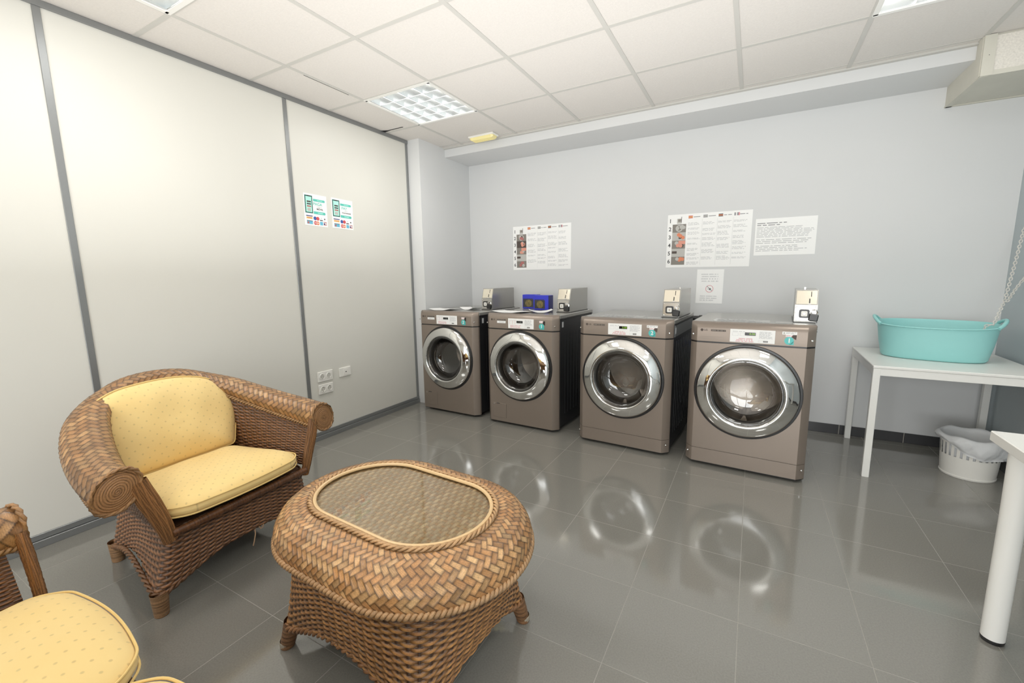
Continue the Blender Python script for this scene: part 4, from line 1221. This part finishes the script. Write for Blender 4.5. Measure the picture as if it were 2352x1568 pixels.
def wicker_seat(loc, rz, e, name, label, cat):
    """e: extra half width (0 for the armchair)"""
    R = empty(name, loc, rz, label, cat)
    ex = lambda y: y+math.copysign(e, y) if abs(y) > 1e-6 else y
    # roll path with columns x, y, z, outward half-width, half-height
    half = [(.315, .432, .553, .070, .070), (.20, .424, .572, .073, .068), (.06, .395, .606, .078, .062), (-.08, .352, .650, .080, .057), (-.19, .300, .694, .076, .054), (-.275, .220, .736, .068, .050), (-.320, .115, .778, .058, .046)]
    if e: mids = [(-.345, .0+e, .757, .060, .045), (-.345, 0, .759, .060, .045), (-.345, -e, .757, .060, .045)]
    else: mids = [(-.335, 0, .790, .055, .045)]
    ctrl = [(x, y+e, z, a, h) for x, y, z, a, h in half]+mids+[(x, -y-e, z, a, h) for x, y, z, a, h in half[::-1]]
    nu = int(900*(1+e*.9)); path = smooth_path(ctrl, nu)
    Pp = path[:, :3]; tn = nrm(np.gradient(Pp, axis=0)); up = np.array([0, 0, 1.])
    out = nrm(np.cross(tn, up)); 
    cen = np.array([0, 0, 0.])
    if (out[nu//2]@np.array([-1, 0, 0])) < 0: out = -out
    upv = nrm(np.cross(out, tn)); upv = np.where((upv[:, 2] < 0)[:, None], -upv, upv)
    nv = 88; ang = np.linspace(-PI*.62, PI*1.38, nv)        # starts at the inner underside
    tilt = .25
    B = np.zeros((nu, nv, 3))
    for j, a in enumerate(ang):
        c, s = -math.cos(a), math.sin(a)
        o2 = out*math.cos(tilt)-upv*math.sin(tilt); u2 = upv*math.cos(tilt)+out*math.sin(tilt)
        B[:, j] = Pp+o2*(path[:, 3]*c)[:, None]+u2*(path[:, 4]*s)[:, None]
    heightmesh('plaited_roll', B, twill(.0215, .0042, A1, A2, 12), R, M_reed, flip=False)
    # inner braid under the roll
    inn = Pp-out*(path[:, 3]*.80)[:, None]-upv*(path[:, 4]*.55)[:, None]
    twist(inn, .005, .005, .03, lin((176, 136, 92)), 'roll_braid', R, 2, 5, closed=False)
    outb = Pp+out*(path[:, 3]*.62)[:, None]-upv*(path[:, 4]*1.0)[:, None]
    twist(outb, .005, .005, .03, lin((170, 130, 88)), 'roll_braid', R, 2, 5, closed=False)
    # coiled ends of the roll
    for sgn, pi_ in ((1, 0), (-1, nu-1)):
        o2, u2, c0 = out[pi_], upv[pi_], Pp[pi_]; fwd = np.array([1., sgn*.06, 0])
        o2 = o2*math.cos(tilt)-u2*math.sin(tilt)
        nr, na = 40, 96; rads = np.linspace(.002, 1, nr); aa = 2*PI*np.arange(na)/na
        Bd = np.zeros((na, nr, 3)); 
        for k_, a in enumerate(aa):
            dirv = o2*path[pi_, 3]*math.cos(a)+np.array([0, 0, 1.])*path[pi_, 4]*math.sin(a)
            Bd[k_] = c0[None]+dirv[None]*rads[:, None]*1.03+fwd[None]*(.006-.010*rads[:, None]**2)
        def coil(S, T, total, aa=aa, rads=rads):
            g = rads[None]*9-aa[:, None]/(2*PI); k2 = np.floor(g); f = g-k2; prof_ = np.sqrt(np.clip(1-(2*f-1)**2, 0, 1))
            tone = lin((176, 128, 84)); t_ = .6+.4*rnd(k2, 2)
            return .003*prof_, C_DARK*(1-prof_[..., None])+tone*(t_*prof_)[..., None]
        heightmesh('coiled_end', Bd, coil, R, M_reedf, closed=True, flip=(sgn > 0))
        ring = [tuple(c0+(o2*path[pi_, 3]*math.cos(a)+np.array([0, 0, 1.])*path[pi_, 4]*math.sin(a))*1.03) for a in aa[::3]]
        twist(ring, .004, .0048, .05, lin((170, 126, 82)), 'end_binding', R, 2, 5)
    # skirt
    fx_t, fy_t, bx_t, by_t = .315, .300+e, -.265, .225+e
    pb = [(-.30, -(.252+e)), (.292, -(.362+e)), (.292, .362+e), (-.30, .252+e)]
    pt = [(bx_t, -by_t), (fx_t, -fy_t), (fx_t, fy_t), (bx_t, by_t)]
    n2 = int(760*(1+e)); t_o = rounded_poly(pt, .06, n2); b_o = rounded_poly(pb, .05, n2)
    # keep corners matched: roll so that both start at +x axis crossing
    t_o, b_o = align(t_o, b_o)
    Bs, zb = skirt(t_o, b_o, .335, .082, .150, n2, 200, pb)
    heightmesh('woven_skirt', Bs, weave(.0094, .031, .0028, A3, A4, 15), R, M_reed, closed=True)
    twist(np.c_[b_o, zb+.002], .0055, .0055, .06, lin((120, 82, 52)), 'hem_braid', R, 2, 6)
    for x, y in pb: wicker_leg(x*.95, y*.95, .095, R, (.0, .0), lin((150, 112, 76)))
    # upper shell from the seat frame up into the roll (U-shaped)
    sh_n = int(620*(1+e)); i0 = int(nu*.015); sel = np.linspace(i0, nu-1-i0, sh_n).astype(int)
    topc = Pp[sel]-out[sel]*(path[sel, 3]*.72)[:, None]-upv[sel]*(path[sel, 4]*.5)[:, None]
    # seat-level U: from the left post round the back to the right post
    Uc = smooth_path([(.29, .315+e, .33), (.12, .300+e, .33), (-.1, .272+e, .33), (-.21, .225+e, .33), (-.262, .12+e, .33)]+([(-.27, 0, .33)] if True else [])+[(-.262, -.12-e, .33), (-.21, -.225-e, .33), (-.1, -.272-e, .33), (.12, -.300-e, .33), (.29, -.315-e, .33)], sh_n)
    vv = np.linspace(0, 1, 130)
    Bu = Uc[:, None]*(1-vv[None, :, None])+topc[:, None]*vv[None, :, None]
    heightmesh('woven_back', Bu, weave(.0092, .031, .0026, A3*.85, A4, 19), R, M_reed, flip=True)
    # front posts wrapped with reeds
    for sgn in (1, -1):
        ctrlp = [(.312, sgn*(.374+e), .560), (.316, sgn*(.358+e), .50), (.318, sgn*(.332+e), .42), (.318, sgn*(.312+e), .35), (.310, sgn*(.298+e), .29)]
        pth = smooth_path(ctrlp, 60); tt = nrm(np.gradient(pth, axis=0)); sd = nrm(np.cross(tt, np.array([1., 0, 0]))); fw = np.cross(sd, tt)
        na = 170; Bp = np.zeros((60, na, 3)); aa = np.linspace(0, 2*PI, na)
        wv = np.interp(np.linspace(0, 1, 60), [0, .3, 1], [.028, .032, .022])
        for k_, a in enumerate(aa): Bp[:, k_] = pth+sd*(wv*math.cos(a))[:, None]+fw*(.015*math.sin(a))
        heightmesh('front_post', Bp, ridges(.0066, .0030, lin((164, 112, 66)), 't', 4, .8), R, M_reedf, flip=(sgn > 0))
    # wrapped rail under the cushion and the seat bed
    rail = smooth_path([(.322, .296+e, .318), (.332, .15+e*.5, .322), (.334, 0, .323), (.332, -.15-e*.5, .322), (.322, -.296-e, .318)], 160)
    aa = np.linspace(0, 2*PI, 40); Br = np.zeros((160, 40, 3))
    for k_, a in enumerate(aa): Br[:, k_] = rail+np.array([math.cos(a)*.016, 0, 0])+np.array([0, 0, math.sin(a)*.017])
    heightmesh('seat_rail', Br, ridges(.006, .002, lin((112, 70, 40)), 's', 8, .2), R, M_reedf)
    b = MB(); b.prism([tuple(p) for p in t_o*.985], .318, .328, mat('dark_cane_bed', (70, 46, 28), .7)); fix_normals(b.build('seat_bed', R))
    if not e:
        for q in ([(.296, .03, .150), (.304, .025, .125), (.312, .012, .100), (.310, .006, .080)], [(.297, .075, .155), (.306, .060, .140), (.308, .05, .138), (.305, .045, .15)]):
            MB().tube(q, .0024, M_pale, 6).build('loose_reed', R, True)
    return R

def cushion(outline, th_top, th_bot, name, n=140, rings=26, seed=0, wr=.004, edge=.012, exp=2.6):
    O = rounded_poly(outline, .07, n); cen = O.mean(0)
    vs = []; fs = []; rs = np.sin(np.linspace(0, PI/2, rings+1))[1:]
    R = np.random.default_rng(seed)
    for side, th in ((1, th_top), (-1, th_bot)):
        k0 = len(vs); vs.append((cen[0], cen[1], side*(th+edge)))
        for r_ in rs:
            for p in O:
                x, y = cen+(p-cen)*r_
                z = th*(1-r_**exp)**.6+edge*math.sqrt(max(0, 1-r_**8))
                w = wr*math.sin(x*23+y*11+seed)*math.sin(y*19-x*7+2*seed)*(1-r_**6)
                vs.append((x, y, side*(z+w)))
        f = []
        for j in range(n): f.append((k0, k0+1+j, k0+1+(j+1) % n))
        for i in range(rings-1):
            for j in range(n):
                a = k0+1+i*n; f.append((a+j, a+n+j, a+n+(j+1) % n, a+(j+1) % n))
        fs += f if side > 0 else [q[::-1] for q in f]
    o = MB().add(vs, fs, M_cush).build(name, None, True, 180)
    for s in (-1, 1):
        MB().tube([(x*1.003, y*1.003, s*edge*.62) for x, y in (cen+(O-cen)*.992)], .0032, M_pip, 7, closed=True).build('piping', o, True)
    return o
def seat_front(w, d, bow, n=9):
    """outline of a seat cushion: straight back, bowed front (x forward)"""
    P = [(0, -w*.80), (d*.25, -w*.88), (d*.86, -w)]
    for i in range(1, n): 
        t = i/n; P.append((d*.96+bow*math.sin(PI*t), -w+2*w*t))
    P += [(d*.86, w), (d*.25, w*.88), (0, w*.80)]
    return P

CH = (.735, .945); CHR = .075
wicker_seat((CH[0], CH[1], 0), CHR, 0, 'wicker_armchair', 'brown wicker armchair with rolled arms and yellow cushions against the partition', 'armchair')
cm = Matrix.Translation((CH[0], CH[1], 0)) @ Matrix.Rotation(CHR, 4, 'Z')
o = cushion(seat_front(.29, .49, .03), .030, .022, 'seat_cushion', seed=1, edge=.03)
o.matrix_world = cm @ Matrix.Translation((-.125, -.012, .382)) @ Matrix.Rotation(-.02, 4, 'Y')
tag(o, 'yellow dotted seat cushion lying on the wicker armchair', 'cushion')
back = [(-.02, -.245), (.03, -.26), (.19, -.315), (.27, -.30), (.355, -.20), (.385, -.08), (.388, .05), (.375, .18), (.33, .27), (.25, .30), (.14, .288), (.02, .262), (-.02, .245)]
o = cushion(back, .040, .022, 'back_cushion', seed=3, edge=.028, wr=.005)
# local x -> up, local z -> forward
tl = .30
ux = Vector((-math.sin(tl), 0, math.cos(tl))); uz = Vector((math.cos(tl), 0, math.sin(tl))); uy = uz.cross(ux)
o.matrix_world = cm @ Matrix.Translation((-.135, -.012, .43)) @ Matrix((ux, uy, uz)).transposed().to_4x4()
tag(o, 'yellow dotted back cushion leaning in the wicker armchair', 'cushion')

SO = (1.80, -.015); SE = .27
wicker_seat((SO[0], SO[1], 0), PI/2, SE, 'wicker_sofa', 'wicker two-seat sofa cut off at the lower left corner of the photo', 'sofa')
sm = Matrix.Translation((SO[0], SO[1], 0)) @ Matrix.Rotation(PI/2, 4, 'Z')
for s, lab in ((1, 'yellow dotted seat cushion at the lower left, next to the sofa arm'), (-1, 'yellow dotted seat cushion at the bottom edge, second on the sofa')):
    o = cushion(seat_front(.275, .49, .035), .030, .022, 'seat_cushion', seed=5+s, edge=.03)
    o.matrix_world = sm @ Matrix.Translation((-.125, s*.276, .384))
    tag(o, lab, 'cushion')
    o = cushion([(a, c*.88) for a, c in back], .040, .022, 'back_cushion', seed=9+s, edge=.028)
    o.matrix_world = sm @ Matrix.Translation((-.135, s*.276, .43)) @ Matrix((ux, uy, uz)).transposed().to_4x4()
    tag(o, 'yellow dotted back cushion on the sofa, %s' % ('near the partition' if s > 0 else 'away from the partition'), 'cushion')

# ------------------------------------------------------------------ light
W = bpy.data.worlds.new('world'); SC.world = W; W.use_nodes = True
bg = W.node_tree.nodes['Background']; bg.inputs[0].default_value = (.85, .92, 1, 1); bg.inputs[1].default_value = 1.0
def area(name, loc, rot, sx, sy, e, col=(1, 1, 1)):
    L = bpy.data.lights.new(name, 'AREA'); L.shape = 'RECTANGLE'; L.size = sx; L.size_y = sy; L.energy = e; L.color = col
    o = bpy.data.objects.new(name, L); COL.objects.link(o); o.location = loc; o.rotation_euler = rot
    return o
area('window_daylight', ((wx0+wx1)/2, FY-.2, (wz0+wz1)/2), (PI/2, 0, 0), wx1-wx0, wz1-wz0, 140, (1, .99, .975))
area('added_bounce_fill', (2.15, 1.2, 1.3), (PI, 0, 0), 3.0, 3.4, 50, (1, .985, .965))  # added lamp aimed upward, stands in for light bounced off the ceiling

SC.view_settings.view_transform = 'Standard'
SC.view_settings.look = 'None'
SC.view_settings.exposure = .06; SC.view_settings.gamma = 1.12
SC.cycles.use_denoising = True
SC.cycles.max_bounces = 10
SC.cycles.sample_clamp_indirect = 6
SC.cycles.caustics_reflective = False
SC.cycles.caustics_refractive = False
